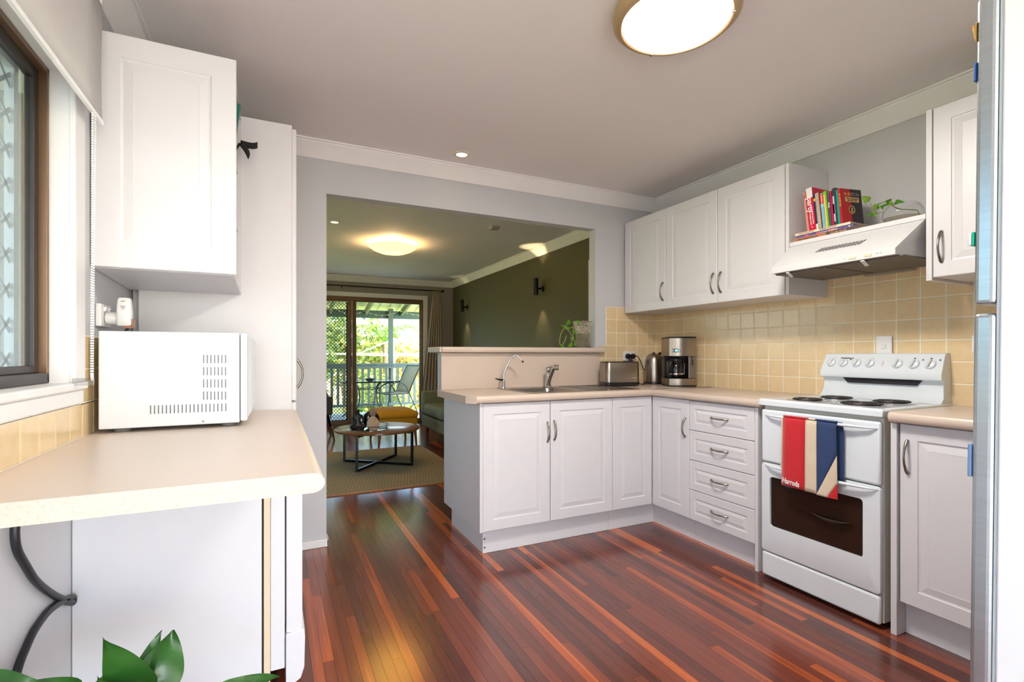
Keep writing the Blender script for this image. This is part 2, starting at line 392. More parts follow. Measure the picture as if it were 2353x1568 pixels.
xs = [(2.743, 2.836)]; x = 2.743
while x > 2.275: xs.append((max(x-TP, 2.27), x)); x -= TP
for a, b in xs:
    for z0, z1 in clip_rows(.905, 1.522):
        aa = a
        if (z0+z1)/2 > 1.17 and aa < 2.337: aa = 2.337
        if b-aa > .012: tile(wb, TY, ((aa+b)/2, YB-.004, (z0+z1)/2), b-aa, z1-z0)
MB().box(XL, XL+.004, .4, 2.12, .86, 1.0).box(XL, XL+.004, 1.905, 2.12, .99, 1.208).build('grout_bed', GROUT, wl)
for i in range(17):
    b = 2.12 - i*TP; a = b - TP
    for j in range(3):
        z0 = .9 + j*TP; z1 = z0 + TP
        aa = a
        if j and b < 1.91: continue
        if j and a < 1.905: aa = 1.905
        if j == 0: z1 = 1.0
        if b-aa > .02: tile(wl, TXP, (XL+.004, (aa+b)/2, (z0+z1)/2), b-aa, z1-z0)

# ---- kitchen window
BRONZE = M('bronze_aluminium', (122, 96, 74), .35, .5, var=.06)
BRONZE_D = M('dark_bronze_aluminium', (62, 56, 54), .4, .5, var=.06)
win = struct('window_1', MB().box(-.62, XL+.015, WY0-.02, WY0, WZ0, WZ1).box(-.62, XL+.002, WY1, WY1+.012, WZ0, WZ1).box(-.62, XL+.002, WY0, WY1, WZ1, WZ1+.012), W_PAINT, label='sliding kitchen window with bronze frame in a white reveal')
MB().box(XL+.001, XL+.017, WY1, WY1+.083, WZ0, WZ1+.08).box(XL+.001, XL+.017, WY0-.083, WY0, WZ0, WZ1+.08).box(XL+.001, XL+.017, WY0, WY1, WZ1, WZ1+.08).build('architrave', W_PAINT, win, bevel=.004)
MB().box(-.625, XL+.024, WY0-.1, WY1+.083, WZ0-.022, WZ0).box(XL+.001, XL+.014, WY0-.09, WY1+.08, 1.003, WZ0-.022).build('window_sill', W_PAINT, win, bevel=.005)
MB().box(-.612, -.566, WY1-.012, WY1, WZ0, WZ1).box(-.612, -.566, WY0, WY0+.014, WZ0, WZ1).box(-.612, -.566, WY0, WY1, WZ1-.014, WZ1).build('window_frame', BRONZE, win, bevel=.002)
MB().box(-.615, -.566, WY0, WY1, WZ0, WZ0+.03).build('window_track', BRONZE_D, win, bevel=.003)
sash = MB().box(-.606, -.585, WY1-.04, WY1-.012, WZ0+.03, WZ1-.014).box(-.606, -.585, .62, .65, WZ0+.03, WZ1-.014).box(-.606, -.585, .65, WY1-.04, WZ1-.045, WZ1-.014).box(-.606, -.585, .65, WY1-.04, WZ0+.03, WZ0+.05).build('sash', BRONZE_D, win, bevel=.002)
MB().box(-.598, -.594, .65, WY1-.04, WZ0+.05, WZ1-.045).build('pane', pane_mat('window_glass', (226, 236, 238), 1.3), sash)
g = MB()
def strip_yz(mb, p, q, x, w=.012, t=.004):
    d = Vector((0, q[0]-p[0], q[1]-p[1])); ln = d.length; d /= ln; n = Vector((0, -d.z, d.y))
    c = Vector((x, (p[0]+q[0])/2, (p[1]+q[1])/2)); mt = Matrix((Vector((1, 0, 0)), d, n)).transposed()
    mb.obox(c, t, ln/2, w/2, mt)
def lattice(a0, a1, b0, b1, cw, ch):
    segs = []
    for s in (1, -1):
        k = -60
        while k < 60:
            pts = []
            a_start = a0 + k*cw
            # line a = a_start + t*cw, b = b0 + s*t*ch (+offset for s=-1)
            base = b0 if s == 1 else b1
            ts = [((a0-a_start)/cw), ((a1-a_start)/cw)]; t0, t1 = max(0, min(ts)), max(ts)
            tmax = (b1-b0)/ch; t1 = min(t1, tmax)
            if t1 - t0 > .02: segs.append(((a_start+t0*cw, base+s*t0*ch), (a_start+t1*cw, base+s*t1*ch)))
            k += 1
    return segs
for p, q in lattice(WY0, WY1, WZ0+.02, WZ1-.01, .13, .095): strip_yz(g, p, q, -.645, .012, .0012)
g.box(-.655, -.635, WY0-.01, WY1+.01, WZ0-.01, WZ0+.02).box(-.655, -.635, WY0-.01, WY1+.01, WZ1-.02, WZ1+.01).box(-.655, -.635, WY1-.015, WY1+.01, WZ0, WZ1)
g.build('security_grille', M('grille_grey', (196, 202, 204), .5), win)
# ---- living room sliding door
TIMB = M('brown_door_frame', (104, 74, 46), .4, var=.1, scale=8, stretch=(8, 8, 1))
door = struct('door_1', MB().box(DX0, DX1, YF-.01, YF+.09, DZ1-.055, DZ1).box(DX1-.03, DX1, YF-.01, YF+.09, 0, DZ1-.055).box(DX0, DX0+.03, YF-.01, YF+.09, 0, DZ1-.055).box(DX0, DX1, YF-.02, YF+.09, -.01, .035), TIMB, label='brown framed sliding glass door to the deck')
MB().box(DX1, DX1+.078, YF-.02, YF-.001, 0, DZ1+.07).box(DX0-.078, DX0, YF-.02, YF-.001, 0, DZ1+.07).box(DX0, DX1, YF-.02, YF-.001, DZ1, DZ1+.07).build('architrave', W_PAINT, door, bevel=.004)
fx = MB().box(1.15, 1.215, YF+.045, YF+.075, .035, DZ1-.055).box(2.255, 2.27, YF+.045, YF+.075, .035, DZ1-.055).box(1.215, 2.255, YF+.045, YF+.075, .035, .06).box(1.215, 2.255, YF+.045, YF+.075, DZ1-.075, DZ1-.055).build('fixed_panel', TIMB, door, bevel=.003)
MB().box(1.215, 2.255, YF+.058, YF+.062, .06, DZ1-.075).build('pane', GLASS, fx)
sl = MB().box(1.08, 1.14, YF+.005, YF+.04, .035, DZ1-.055).box(-.42, -.36, YF+.005, YF+.04, .035, DZ1-.055).box(-.36, 1.08, YF+.005, YF+.04, .035, .09).box(-.36, 1.08, YF+.005, YF+.04, DZ1-.085, DZ1-.055).build('sliding_panel', TIMB, door, bevel=.003)
MB().box(-.36, 1.08, YF+.02, YF+.024, .09, DZ1-.085).build('pane', GLASS, sl)
g = MB()
for p, q in lattice(-.36, 1.08, .09, DZ1-.085, .05, .055):
    d = Vector((q[0]-p[0], 0, q[1]-p[1])); ln = d.length; d /= ln; n = Vector((-d.z, 0, d.x))
    g.obox(((p[0]+q[0])/2, YF+.07, (p[1]+q[1])/2), ln/2, .003, .0035, Matrix((d, Vector((0, 1, 0)), n)).transposed())
g.box(-.36, 1.08, YF+.062, YF+.078, .07, .1).box(1.06, 1.085, YF+.062, YF+.078, .07, DZ1-.085)
g.build('diamond_screen', M('screen_black', (26, 30, 30), .5), sl)
MB().box(1.122, 1.14, YF-.012, YF+.005, .95, 1.12).build('door_handle', BLACK, sl, bevel=.004)
# ---- white doorway in the olive wall
d2 = struct('door_2', MB().box(XR-.018, XR+.1, 4.02, 4.10, 0, 2.09).box(XR-.018, XR+.1, 3.22, 3.30, 0, 2.09).box(XR-.018, XR+.1, 3.30, 4.02, 2.0, 2.09), W_PAINT, bevel=.004, label='white door frame in the dark olive wall')
MB().box(XR+.04, XR+.075, 3.30, 4.02, .01, 2.0).build('door_leaf', W_PAINT, d2, bevel=.003)
def smooth_path(pts, k=5):
    out = []; P = [pts[0]] + list(pts) + [pts[-1]]
    for i in range(1, len(P)-2):
        for j in range(k):
            t = j/k; a, b, c2, d2_ = P[i-1], P[i], P[i+1], P[i+2]
            out.append(.5*((2*b) + (c2-a)*t + (2*a-5*b+4*c2-d2_)*t*t + (3*b-a-3*c2+d2_)*t**3))
    out.append(P[-2]); return out
# ================================================================== kitchen joinery
def raised_door(name, w, h, xf, parent, border=.062, t=.018, mat=W_CAB):
    """routed vinyl door: flat frame, sloping groove, raised field; front faces local -y"""
    def rect(i, y): return [(i, y, i), (w-i, y, i), (w-i, y, h-i), (i, y, h-i)]
    b = min(border, w*.22, h*.27)
    s = min(.030, b*.5)
    mb = MB(xf); mb.rings([rect(0, t), rect(0, .003), rect(.003, 0), rect(b, 0), rect(b+.002, .0035), rect(b+.008, .0045), rect(b+s, .0008), rect(b+s+.006, 0), rect(b+s+.0075, .0006)])
    return mb.build(name, mat, parent)
def bow_handle(xf, parent, L=.115, bow=.026):
    n = 12; pts = []; rs = []
    for i in range(n+1):
        t = i/n; pts.append((0, -.003-bow*math.sin(math.pi*t)**.75, L*t)); rs.append(.0042 + .0022*abs(2*t-1)**2)
    mb = MB(xf); mb.tube(pts, rs, 8, flat=1.0)
    for z in (.001, L-.001): mb.lathe([(.0065, -.004), (.0065, .002)], (0, 0, z), 10, 'y')
    return mb.build('handle', PEWTER, parent, smooth=True, ang=60)
def T(*p): return Matrix.Translation(p)
def hz(xf, L=.115): return xf @ Matrix.Rotation(R(90), 4, 'Y') @ T(0, 0, -L/2)     # handle laid along local x, centred
KICK = W_CAB
ZD0, ZD1 = .142, .868            # base door heights
# ---- sink cabinet of the peninsula
c = thing('sink_cabinet', 'white two-door base cupboard under the sink, open end towards the living room', 'cabinet', (1.5, 2.9, 0))
MB().box(1.0648, 1.068, 2.612, 3.150, .142, .868).box(1.957, 1.973, 2.612, 3.150, .142, .868).box(1.068, 1.957, 3.134, 3.150, .142, .868).box(1.068, 1.957, 2.612, 3.134, .142, .160).box(1.068, 1.957, 2.612, 2.628, .80, .868).build('body', W_CAB, c, bevel=.001)
MB().box(1.05, 1.0645, 2.59, 3.238, .140, .871).build('end_panel', W_CAB, c, bevel=.001)
MB().box(1.0648, 1.0685, 2.592, 2.6115, .142, .868).build('end_panel_edge', W_CAB, c)
MB().box(1.088, 1.973, 2.640, 2.656, .001, .141).box(1.088, 1.104, 2.656, 3.19, .001, .1395).build('kickboard', KICK, c, bevel=.0008)
for z in (.035, .085): MB().lathe([(.006, 0), (.006, -.003), (.002, -.004)], (1.099, 2.640, z), 10, 'y').build('kickboard_screw', PEWTER, c, smooth=True)
d = raised_door('door', 1.508-1.070, ZD1-ZD0, T(1.0695, 2.590, ZD0), c); bow_handle(T(1.488, 2.590, .625), d)
d = raised_door('door', 1.971-1.512, ZD1-ZD0, T(1.512, 2.590, ZD0), c); bow_handle(T(1.535, 2.590, .632), d)
# ---- corner cupboard
c = thing('corner_cabinet', 'white corner base cupboard with two narrow doors meeting at the inside corner', 'cabinet', (2.5, 2.8, 0))
MB().box(1.975, 2.319, 2.612, 3.150, .142, .868).box(2.322, 2.834, 2.266, 3.150, .142, .868).build('body', W_CAB, c)
MB().box(1.974, 2.371, 2.640, 2.656, .001, .141).box(2.355, 2.371, 2.266, 2.640, .001, .141).build('kickboard', KICK, c)
raised_door('door', 2.297-1.975, ZD1-ZD0, T(1.975, 2.590, ZD0), c)
d = raised_door('door', 2.588-2.266, ZD1-ZD0, T(2.300, 2.588, ZD0) @ FACE_NX, c); bow_handle(T(2.300, 2.292, .640) @ FACE_NX, d)
# ---- drawers
c = thing('drawer_cabinet', 'white base unit with four stacked drawers between corner cupboard and stove', 'cabinet', (2.5, 2.03, 0))
MB().box(2.322, 2.834, 1.803, 2.263, .142, .868).build('body', W_CAB, c)
MB().box(2.355, 2.371, 1.803, 2.265, .001, .141).build('kickboard', KICK, c)
MB().box(2.302, 2.834, 1.784, 1.802, .001, .868).build('end_panel', W_CAB, c, bevel=.001)
zb = [.142, .324, .506, .688, .868]
for i in range(4):
    h = zb[i+1]-zb[i]-.003
    d = raised_door('drawer', .458, h, T(2.300, 2.262, zb[i]) @ FACE_NX, c, border=.045)
    bow_handle(hz(T(2.300, 2.033, zb[i]+h/2+.004) @ FACE_NX), d)
# ---- base cupboard beside the fridge
c = thing('base_cabinet', 'white one-door base cupboard right of the stove', 'cabinet', (2.5, .9, 0))
MB().box(2.322, 2.834, .645, 1.130, .142, .868).build('body', W_CAB, c)
MB().box(2.355, 2.371, .645, 1.133, .001, .141).build('kickboard', KICK, c)
MB().box(2.290, 2.834, 1.134, 1.156, .001, .868).build('end_panel', W_CAB, c, bevel=.001)
d = raised_door('door', .47, ZD1-ZD0, T(2.300, 1.128, ZD0) @ FACE_NX, c); bow_handle(T(2.300, 1.100, .672) @ FACE_NX, d, L=.13)
# ---- worktops
def nose(y, z0, z1, sgn=1, n=7):
    r = (z1-z0)/2; zc = (z0+z1)/2
    return [(y + .012 + (-.012)*math.cos(a)*1.0, zc + r*math.sin(a)) for a in [math.pi*(-.5 + i/n) for i in range(n+1)]]
ZT, ZU = .915, .873
def bull(y, yb):   # bullnose section in (depth, z): front at y, back at yb
    n = 6; pts = []
    for i in range(n+1):
        a = -math.pi/2 + math.pi*i/n
        pts.append((y + .014*(1-math.cos(a)), (ZT+ZU)/2 + (ZT-ZU)/2*math.sin(a)))
    return pts + [(yb, ZT), (yb, ZU)]
SX0, SX1, SYa, SYb = 1.40, 1.78, 2.68, 3.03     # bowl cut-out
wt = MB()
n = 6
# front run (along X) with the rounded free end
wt.prism(bull(2.562, SYa), 'x', 1.02, 2.60)
wt.box(1.02, SX0, SYa, 3.149, ZU, ZT).box(SX1, 2.834, SYa, 3.149, ZU, ZT).box(SX0, SX1, SYb, 3.149, ZU, ZT)
wt.prism(bull(2.272, 2.834), 'y', 1.755, 2.60)
wt.box(2.60, 2.834, 2.56, SYa, ZU, ZT)
endp = [(.998, 2.585), (1.02, 2.563), (1.02, 3.149), (.975, 3.149), (.975, 2.62)]
wt.prism(endp, 'z', ZU, ZT)
w = tag(wt.build('worktop', BENCH, None, smooth=True, ang=25), 'long L-shaped beige laminate worktop with rounded front edge around the sink', 'worktop')
wt = MB(); wt.prism(bull(2.262, 2.834), 'y', .645, 1.153)
tag(wt.build('worktop', BENCH, None, smooth=True, ang=25), 'short beige laminate worktop between stove and fridge', 'worktop')
# ---- upstand and breakfast ledge
tag(MB().box(1.0, 2.268, 3.141, 3.1545, .9155, 1.158).build('splash_panel', BENCH, None, bevel=.001), 'plain beige laminate upstand behind the taps', 'panel')
ld = thing('breakfast_ledge', 'long beige laminate ledge on top of the low wall', 'ledge', (1.6, 3.19, 1.16))
p = []
for i in range(7):
    a = -math.pi/2 + math.pi*i/6; p.append((3.092 + .012*(1-math.cos(a)), 1.181 + .019*math.sin(a)))
p += [(3.38, 1.20), (3.38, 1.162)]
MB().prism(p, 'x', .992, 2.233).prism([q for q in p if q[0] < 3.15] + [(3.150, 1.20), (3.150, 1.162)], 'x', 2.233, 2.285).build('ledge_board', BENCH, ld, smooth=True, ang=25)
MB().box(.976, .9915, 3.10, 3.375, 1.163, 1.199).build('end_cap', M('end_cap_beige', (214, 203, 192), .3), ld, bevel=.006)
# ---- wall cupboards
def wall_cab(name, label, y0, y1, doors, hands, end=None):
    c = thing(name, label, 'cabinet', (2.67, (y0+y1)/2, 1.473))
    MB().box(2.522, 2.836, y0, y1, 1.473, 2.183).build('body', W_CAB, c, bevel=.001)
    for (a, b), hy in zip(doors, hands):
        d = raised_door('door', a-b-.003, .710, T(2.500, a, 1.473) @ FACE_NX, c)
        bow_handle(T(2.500, hy, 1.535) @ FACE_NX, d, L=.125)
    return c
wall_cab('wall_cabinet', 'white single wall cupboard in the corner above the kettle', 2.677, 3.140, [(3.128, 2.677)], [2.703])
c = wall_cab('wall_cabinet', 'white double wall cupboard left of the range hood', 1.770, 2.674, [(2.674, 2.226), (2.224, 1.772)], [2.255, 2.196])
MB().box(2.502, 2.836, 1.750, 1.769, 1.473, 2.183).build('side_panel', W_CAB, c)
c = wall_cab('wall_cabinet', 'white single wall cupboard right of the range hood, beside the fridge', .645, 1.104, [(1.104, .647)], [1.074])
MB().box(2.496, 2.836, 1.106, 1.126, 1.462, 2.183).build('side_panel', W_CAB, c)

# ================================================================== left-hand side
# ---- worktop with the open end
BENCH_L = M('laminate_bench_pale', (216, 200, 186), .34, var=.02, scale=5)
SPECK = M('speckled_edge', (206, 192, 180), .4, var=.16, scale=150)
p = [(XL+.005, .9), (.075, .9)]
for i in range(1, 8):
    a = math.pi/2 - math.pi*i/8; p.append((.075 + .025*math.cos(a), .879 + .021*math.sin(a)))
p += [(.075, .858), (XL+.005, .858)]
wl2 = thing('worktop', 'cream laminate worktop under the microwave with an open speckled end', 'worktop', (-.2, 1.8, .858))
MB().prism(p, 'y', 1.1225, 2.466).build('board', BENCH_L, wl2, smooth=True, ang=25)
MB().prism([(x, z) for x, z in p], 'y', 1.1195, 1.1224).build('edge_strip', SPECK, wl2)
# ---- tall pantry
pn = thing('pantry_cabinet', 'tall white pantry cupboard at the end of the left worktop', 'cabinet', (-.2, 2.8, 0))
MB().box(-.492, .078, 2.470, 3.150, .0, 2.195).build('body', W_CAB, pn, bevel=.001)
d = raised_door('door', .66, 1.24, T(.097, 2.474, .94) @ Matrix.Rotation(R(90), 4, 'Z'), pn); bow_handle(T(.097, 2.51, .995) @ Matrix.Rotation(R(90), 4, 'Z'), d, L=.13)
raised_door('door', .66, .80, T(.097, 2.474, .13) @ Matrix.Rotation(R(90), 4, 'Z'), pn)
MB().box(XL+.0045, -.4925, 2.52, 2.54, .9005, 2.19).build('filler_strip', W_WALL, pn)
# ---- hanging cupboard over the microwave, door swung open towards us
hc = thing('wall_cabinet', 'white wall cupboard hanging over the microwave, its panelled door facing the camera', 'cabinet', (-.32, 2.2, 1.41))
X0, X1 = XL+.003, -.126
MB().add([(X0, 2.022, 1.430), (X1, 2.022, 1.430), (X1, 2.467, 1.411), (X0, 2.467, 1.411), (X0, 2.022, 1.448), (X1, 2.022, 1.448), (X1, 2.467, 1.430), (X0, 2.467, 1.430)], [(0,3,2,1),(4,5,6,7),(0,1,5,4),(1,2,6,5),(2,3,7,6),(3,0,4,7)]).box(X0, X1, 2.022, 2.038, 1.449, 2.185).box(X0, X1, 2.450, 2.467, 1.431, 2.185).box(X0, X0+.012, 2.038, 2.450, 1.449, 2.185).box(X0, X1, 2.022, 2.467, 2.168, 2.185).build('body', W_CAB, hc)
for z in (1.68, 1.93): MB().box(X0+.012, X1-.01, 2.039, 2.449, z, z+.016).build('shelf', W_CAB, hc)
MB().lathe([(.017, 0), (.017, .002)], (X1, 2.05, 1.475), 20, 'x').build('hinge_cap', W_PLAS, hc, smooth=True)
raised_door('door', .405, .760, T(XL+.003, 2.000, 1.432), hc, border=.075, mat=M('door_white_gloss', (226, 226, 228), .3, var=.006))
tag(MB().prism([(-.25, 1.9465), (-.142, 1.9465), (-.128, 2.08), (-.118, 2.160), (-.22, 2.160)], 'y', 2.27, 2.30).build('folder', M('teal_board', (30, 110, 100), .5), None, bevel=.003), 'dark teal folder poking out of the open wall cupboard', 'folder')
st = thing('strap', 'black fabric strap hanging out of the wall cupboard', 'strap', (-.12, 2.3, 1.9))
q0 = Vector((-.122, 2.36, 2.035))
for nm, dirv, drop, w in (('strap_end', (.062, .0, -.004), .006, .013), ('strap_tail', (.028, -.01, -.072), .0, .011)):
    mb = MB()
    def fs(u, v, dirv=dirv, drop=drop, w=w):
        c0 = q0 + Vector(dirv)*u + Vector((.010*math.sin(u*3), -.02*u, -drop*math.sin(u*3.1)))
        side = Vector((0, 0, 1)) if nm == 'strap_end' else Vector((.9, 0, .3)).normalized()
        return c0 + side*w*(v-.5)*2*(1 if nm == 'strap_end' else (1-.9*u**3))
    mb.grid(fs, 8, 2); mb.build(nm, M('black_webbing', (34, 32, 32), .8, bump=.2), st, smooth=True, solid=.002)
MB().tube(smooth_path([Vector((-.24, 2.40, 1.952)), Vector((-.17, 2.39, 1.955)), Vector((-.14, 2.37, 2.01)), q0]), .009, 8, flat=.35).build('strap_body', MATS['black_webbing'], st, smooth=True)
# ---- dishwasher
dw = thing('dishwasher', 'white freestanding dishwasher seen from its side under the left worktop', 'dishwasher', (-.2, 2.1, 0))
DWP = M('appliance_white', (220, 222, 226), .32, var=.01)
MB().box(XL+.0075, -.033, 1.820, 2.42, .03, .852).build('body', DWP, dw, bevel=.002)
MB().box(-.032, -.028, 1.824, 2.416, .04, .845).build('door_seal', DARK, dw)
MB().box(-.0275, -.008, 1.820, 2.42, .045, .850).build('door_edge_trim', M('cream_trim', (226, 206, 178), .4), dw, bevel=.002)
MB().box(-.0075, .036, 1.820, 2.42, .10, .850).build('door', DWP, dw, bevel=.003)
MB().box(.0365, .0395, 1.823, 2.417, .25, .848).build('front_gap', DARK, dw)
MB().box(.040, .090, 1.820, 2.42, .215, .850).build('front_panel', DWP, dw, bevel=.003)
mb = MB(); mb.prism([(.0385, .04), (.0385, .213), (.097, .219), (.0985, .19), (.096, .09), (.085, .055), (.06, .04)], 'y', 1.816, 2.42); mb.build('kick_panel', DWP, dw, bevel=.003)
for xx in (-.47, -.08):
    for yv in (1.87, 2.37): MB().lathe([(.018, .0), (.018, .031)], (xx, yv, 0), 10).build('foot', BLACK, dw)
struct('wall_panel_left', MB().box(XL+.001, XL+.006, -.4, 2.42, .002, .856), DWP, label='white lining below the left worktop')
# ---- drain hose
hp = [at_y(-15, 1190, 1.46), at_y(5, 1225, 1.45), at_y(20, 1265, 1.46), at_y(45, 1300, 1.5), at_y(65, 1340, 1.56), at_y(95, 1372, 1.66), at_y(125, 1388, 1.76), at_y(148, 1389, 1.795), at_y(155, 1382, 1.80), at_y(145, 1377, 1.795), at_y(125, 1384, 1.74), at_y(100, 1405, 1.64), at_y(70, 1450, 1.55), at_y(40, 1497, 1.5), at_y(10, 1535, 1.47), at_y(-25, 1575, 1.45)]
hp = [Vector((max(p_.x, XL+.016), p_.y, p_.z)) for p_ in hp]
tag(MB().tube(smooth_path(hp), .0085, 10).build('drain_hose', M('black_rubber', (36, 38, 42), .45), None, smooth=True), 'black rubber hose looping against the white panel under the left worktop', 'hose')
# ================================================================== microwave and the socket above it
mw = thing('microwave', 'white microwave oven standing sideways on the left worktop', 'microwave', (-.28, 2.18, .9))
MWW = M('microwave_white', (222, 227, 232), .25, var=.006)
MB().box(-.492, -.104, 1.955, 2.415, .9135, 1.224).build('body', MWW, mw, bevel=.004)
MB().box(-.102, -.080, 1.953, 2.418, .918, 1.223).build('door', MWW, mw, bevel=.006)
pm = MB(); pm.add([(-.0795, 1.957, .93), (-.0795, 2.41, .93), (-.0795, 2.41, 1.215), (-.0795, 1.957, 1.215), (-.068, 1.99, .945), (-.068, 2.39, .945), (-.068, 2.39, 1.20), (-.068, 1.99, 1.20)], [(4,5,6,7),(0,1,5,4),(1,2,6,5),(2,3,7,6),(3,0,4,7),(0,3,2,1)])
pm.build('door_bulge', MWW, mw, bevel=.003)
def slot(u, v0, v1, y=1.9545):
    a = at_y(u, v0, y); b = at_y(u, v1, y); MB().box(a.x-.0016, a.x+.0016, y-.0006, y+.002, b.z, a.z).build('vent_slot', M('vent_shadow', (122, 126, 132), .7), mw)
for r_ in range(4):
    for c_ in range(7): slot(468+c_*8.4, 816+r_*28, 835+r_*28)
for c_ in range(20): slot(346+c_*9.1, 932-c_*.25, 952-c_*.35)
MB().lathe([(.004, 0), (.004, -.0015), (.0015, -.002)], at_y(468, 968, 1.955), 10, 'y').build('screw', PEWTER, mw, smooth=True)
for xx in (-.44, -.14):
    for yv in (2.0, 2.37): MB().lathe([(.022, .0005), (.024, .008), (.02, .0137)], (xx, yv, .9), 14).build('foot', M('grey_rubber', (120, 118, 116), .7), mw, smooth=True)
so = thing('power_socket', 'white double power socket on the grey wall above the microwave', 'socket', (XL, 2.1, 1.28))
MB().box(XL+.001, XL+.016, 2.052, 2.165, 1.243, 1.318).build('face_plate', W_PLAS, so, bevel=.003)
for yv in (2.085, 2.13): MB().obox((XL+.019, yv, 1.302), .004, .004, .007, Matrix.Rotation(R(18), 3, 'Y')).build('rocker_switch', W_PLAS, so, bevel=.001)
pf = thing('plug_in_freshener', 'white plug-in air freshener in the socket above the microwave', 'air freshener', (XL+.03, 2.1, 1.25))
MB().lathe([(.021, .018), (.022, .022), (.022, .048), (.019, .054)], (XL, 2.105, 1.272), 20, 'x').build('plug_body', W_PLAS, pf, smooth=True, ang=30)
mb = MB(); cxp, cyp = XL+.072, 2.085
def rr(w, d, z, n=5, cx_=0, cy_=0):
    out = []; rad = min(w, d)*.45
    for sx_, sy_, a0 in ((1, 1, 0), (-1, 1, 90), (-1, -1, 180), (1, -1, 270)):
        for i in range(n): a = R(a0 + 90*i/(n-1)); out.append((cx_+sx_*(w-rad)+rad*math.cos(a), cy_+sy_*(d-rad)+rad*math.sin(a), z))
    return out
mb.rings([rr(.017, .016, 1.246, cx_=cxp, cy_=cyp), rr(.0205, .019, 1.25, cx_=cxp, cy_=cyp), rr(.021, .019, 1.29, cx_=cxp, cy_=cyp), rr(.019, .017, 1.335, cx_=cxp, cy_=cyp), rr(.015, .013, 1.341, cx_=cxp, cy_=cyp)])
mb.build('housing', W_PLAS, pf, smooth=True, ang=45)
for z, w_ in ((1.329, .007), (1.312, .009), (1.3075, .0075), (1.303, .005)): MB().box(cxp-w_, cxp+w_*.6, cyp-.0192, cyp-.017, z-.0008, z+.0008).build('slot', M('slot_brown', (110, 96, 92), .7), pf)
MB().box(cxp-.004, cxp+.024, cyp-.012, cyp+.014, 1.238, 1.2455).box(cxp+.0205, cxp+.026, cyp-.012, cyp+.014, 1.238, 1.27).build('refill', M('amber_liquid', (150, 82, 52), .2, var=.25, scale=90), pf, bevel=.001)
MB().tube([(cxp+.008, cyp, 1.238), (cxp-.002, cyp+.006, 1.226), (cxp-.01, cyp+.02, 1.2255)], .004, 8).build('cord', M('dark_brown_cord', (58, 46, 52), .5), pf, smooth=True)

# ================================================================== stove
stv = thing('stove', 'white freestanding electric stove with upright control panel', 'stove', (2.5, 1.46, 0))
SXF = 2.270
def slab(name, y0, y1, z0, z1, x0=SXF, mat=W_ENAM, bev=.010, th=.024): return MB().box(x0, x0+th, y0, y1, z0, z1).build(name, mat, stv, bevel=bev, seg=3, smooth=True, ang=30)
slab('storage_drawer', 1.186, 1.738, .020, .140)
slab('grill_door', 1.184, 1.740, .602, .868)
# oven door with window hole
od = MB()
Y0, Y1, Z0, Z1 = 1.184, 1.740, .146, .596; a0, a1, b0, b1 = 1.252, 1.692, .279, .530
def rct(x, y0, y1, z0, z1, r=.014, n=4):
    out = []
    for cy_, cz_, s0 in ((y1-r, z1-r, 0), (y0+r, z1-r, 90), (y0+r, z0+r, 180), (y1-r, z0+r, 270)):
        for i in range(n): a = R(s0+90*i/(n-1)); out.append((x, cy_+r*math.cos(a), cz_+r*math.sin(a)))
    return out
od.rings([rct(SXF+.024, Y0, Y1, Z0, Z1), rct(SXF+.008, Y0, Y1, Z0, Z1), rct(SXF+.002, Y0+.002, Y1-.002, Z0+.002, Z1-.002), rct(SXF, Y0+.008, Y1-.008, Z0+.008, Z1-.008), rct(SXF, a0, a1, b0, b1), rct(SXF+.012, a0, a1, b0, b1)], True, False)
odo = od.build('oven_door', W_ENAM, stv, smooth=True, ang=30)
MB().box(SXF+.0105, SXF+.0165, a0+.001, a1-.001, b0+.001, b1-.001).build('window', pane_mat('smoked_oven_glass', (178, 162, 152), .9, .03), odo)
ov = MB(); ov.box(SXF+.21, SXF+.215, a0-.02, a1+.02, b0-.03, b1+.02).box(SXF+.03, SXF+.21, a0-.02, a0-.016, b0-.03, b1+.02).box(SXF+.03, SXF+.21, a1+.016, a1+.02, b0-.03, b1+.02).box(SXF+.03, SXF+.21, a0-.02, a1+.02, b0-.034, b0-.03).box(SXF+.03, SXF+.21, a0-.02, a1+.02, b1+.02, b1+.024)
rk = MB(); rk.tube([(SXF+.045, a0-.01, .375), (SXF+.045, a1+.01, .375)], .004, 6).tube([(SXF+.19, a0-.01, .375), (SXF+.19, a1+.01, .375)], .004, 6)
for i in range(14):
    yv = a0 + (a1-a0)*(i+.5)/14; rk.tube([(SXF+.045, yv, .377), (SXF+.19, yv, .377)], .0016, 5)
rk.build('oven_rack', M('rack_wire', (226, 206, 170), .4), stv, smooth=True)
ov.build('oven_cavity', M('oven_enamel', (46, 36, 32), .45, var=.2, scale=40), stv)
MB().box(2.295, 2.80, 1.182, 1.205, .025, .886).box(2.295, 2.80, 1.716, 1.738, .025, .886).box(2.50, 2.80, 1.205, 1.716, .025, .886).box(2.295, 2.50, 1.205, 1.716, .025, .22).box(2.295, 2.50, 1.205, 1.716, .57, .886).build('body', CREAM, stv, bevel=.002)
MB().lathe([(.10, 0), (.13, .02), (.135, .022), (.128, .022), (.098, .003)], (SXF+.115, 1.40, .383), 28).build('baking_dish', M('grey_bakeware', (120, 116, 108), .35, .6), stv, smooth=True)
def handle_bar(z, nm):
    n = 16; pts = []; rs = []
    for i in range(n+1):
        t = i/n; e = math.sin(math.pi*t)**.45
        pts.append((SXF-.001-.030*e, 1.716-.524*t, z + .003)); rs.append(.0018 + .0085*e)
    mb = MB(); mb.tube(pts, rs, 10, flat=.8); return mb.build(nm, W_ENAM, stv, smooth=True, ang=60)
handle_bar(.838, 'grill_handle'); handle_bar(.583, 'oven_handle')
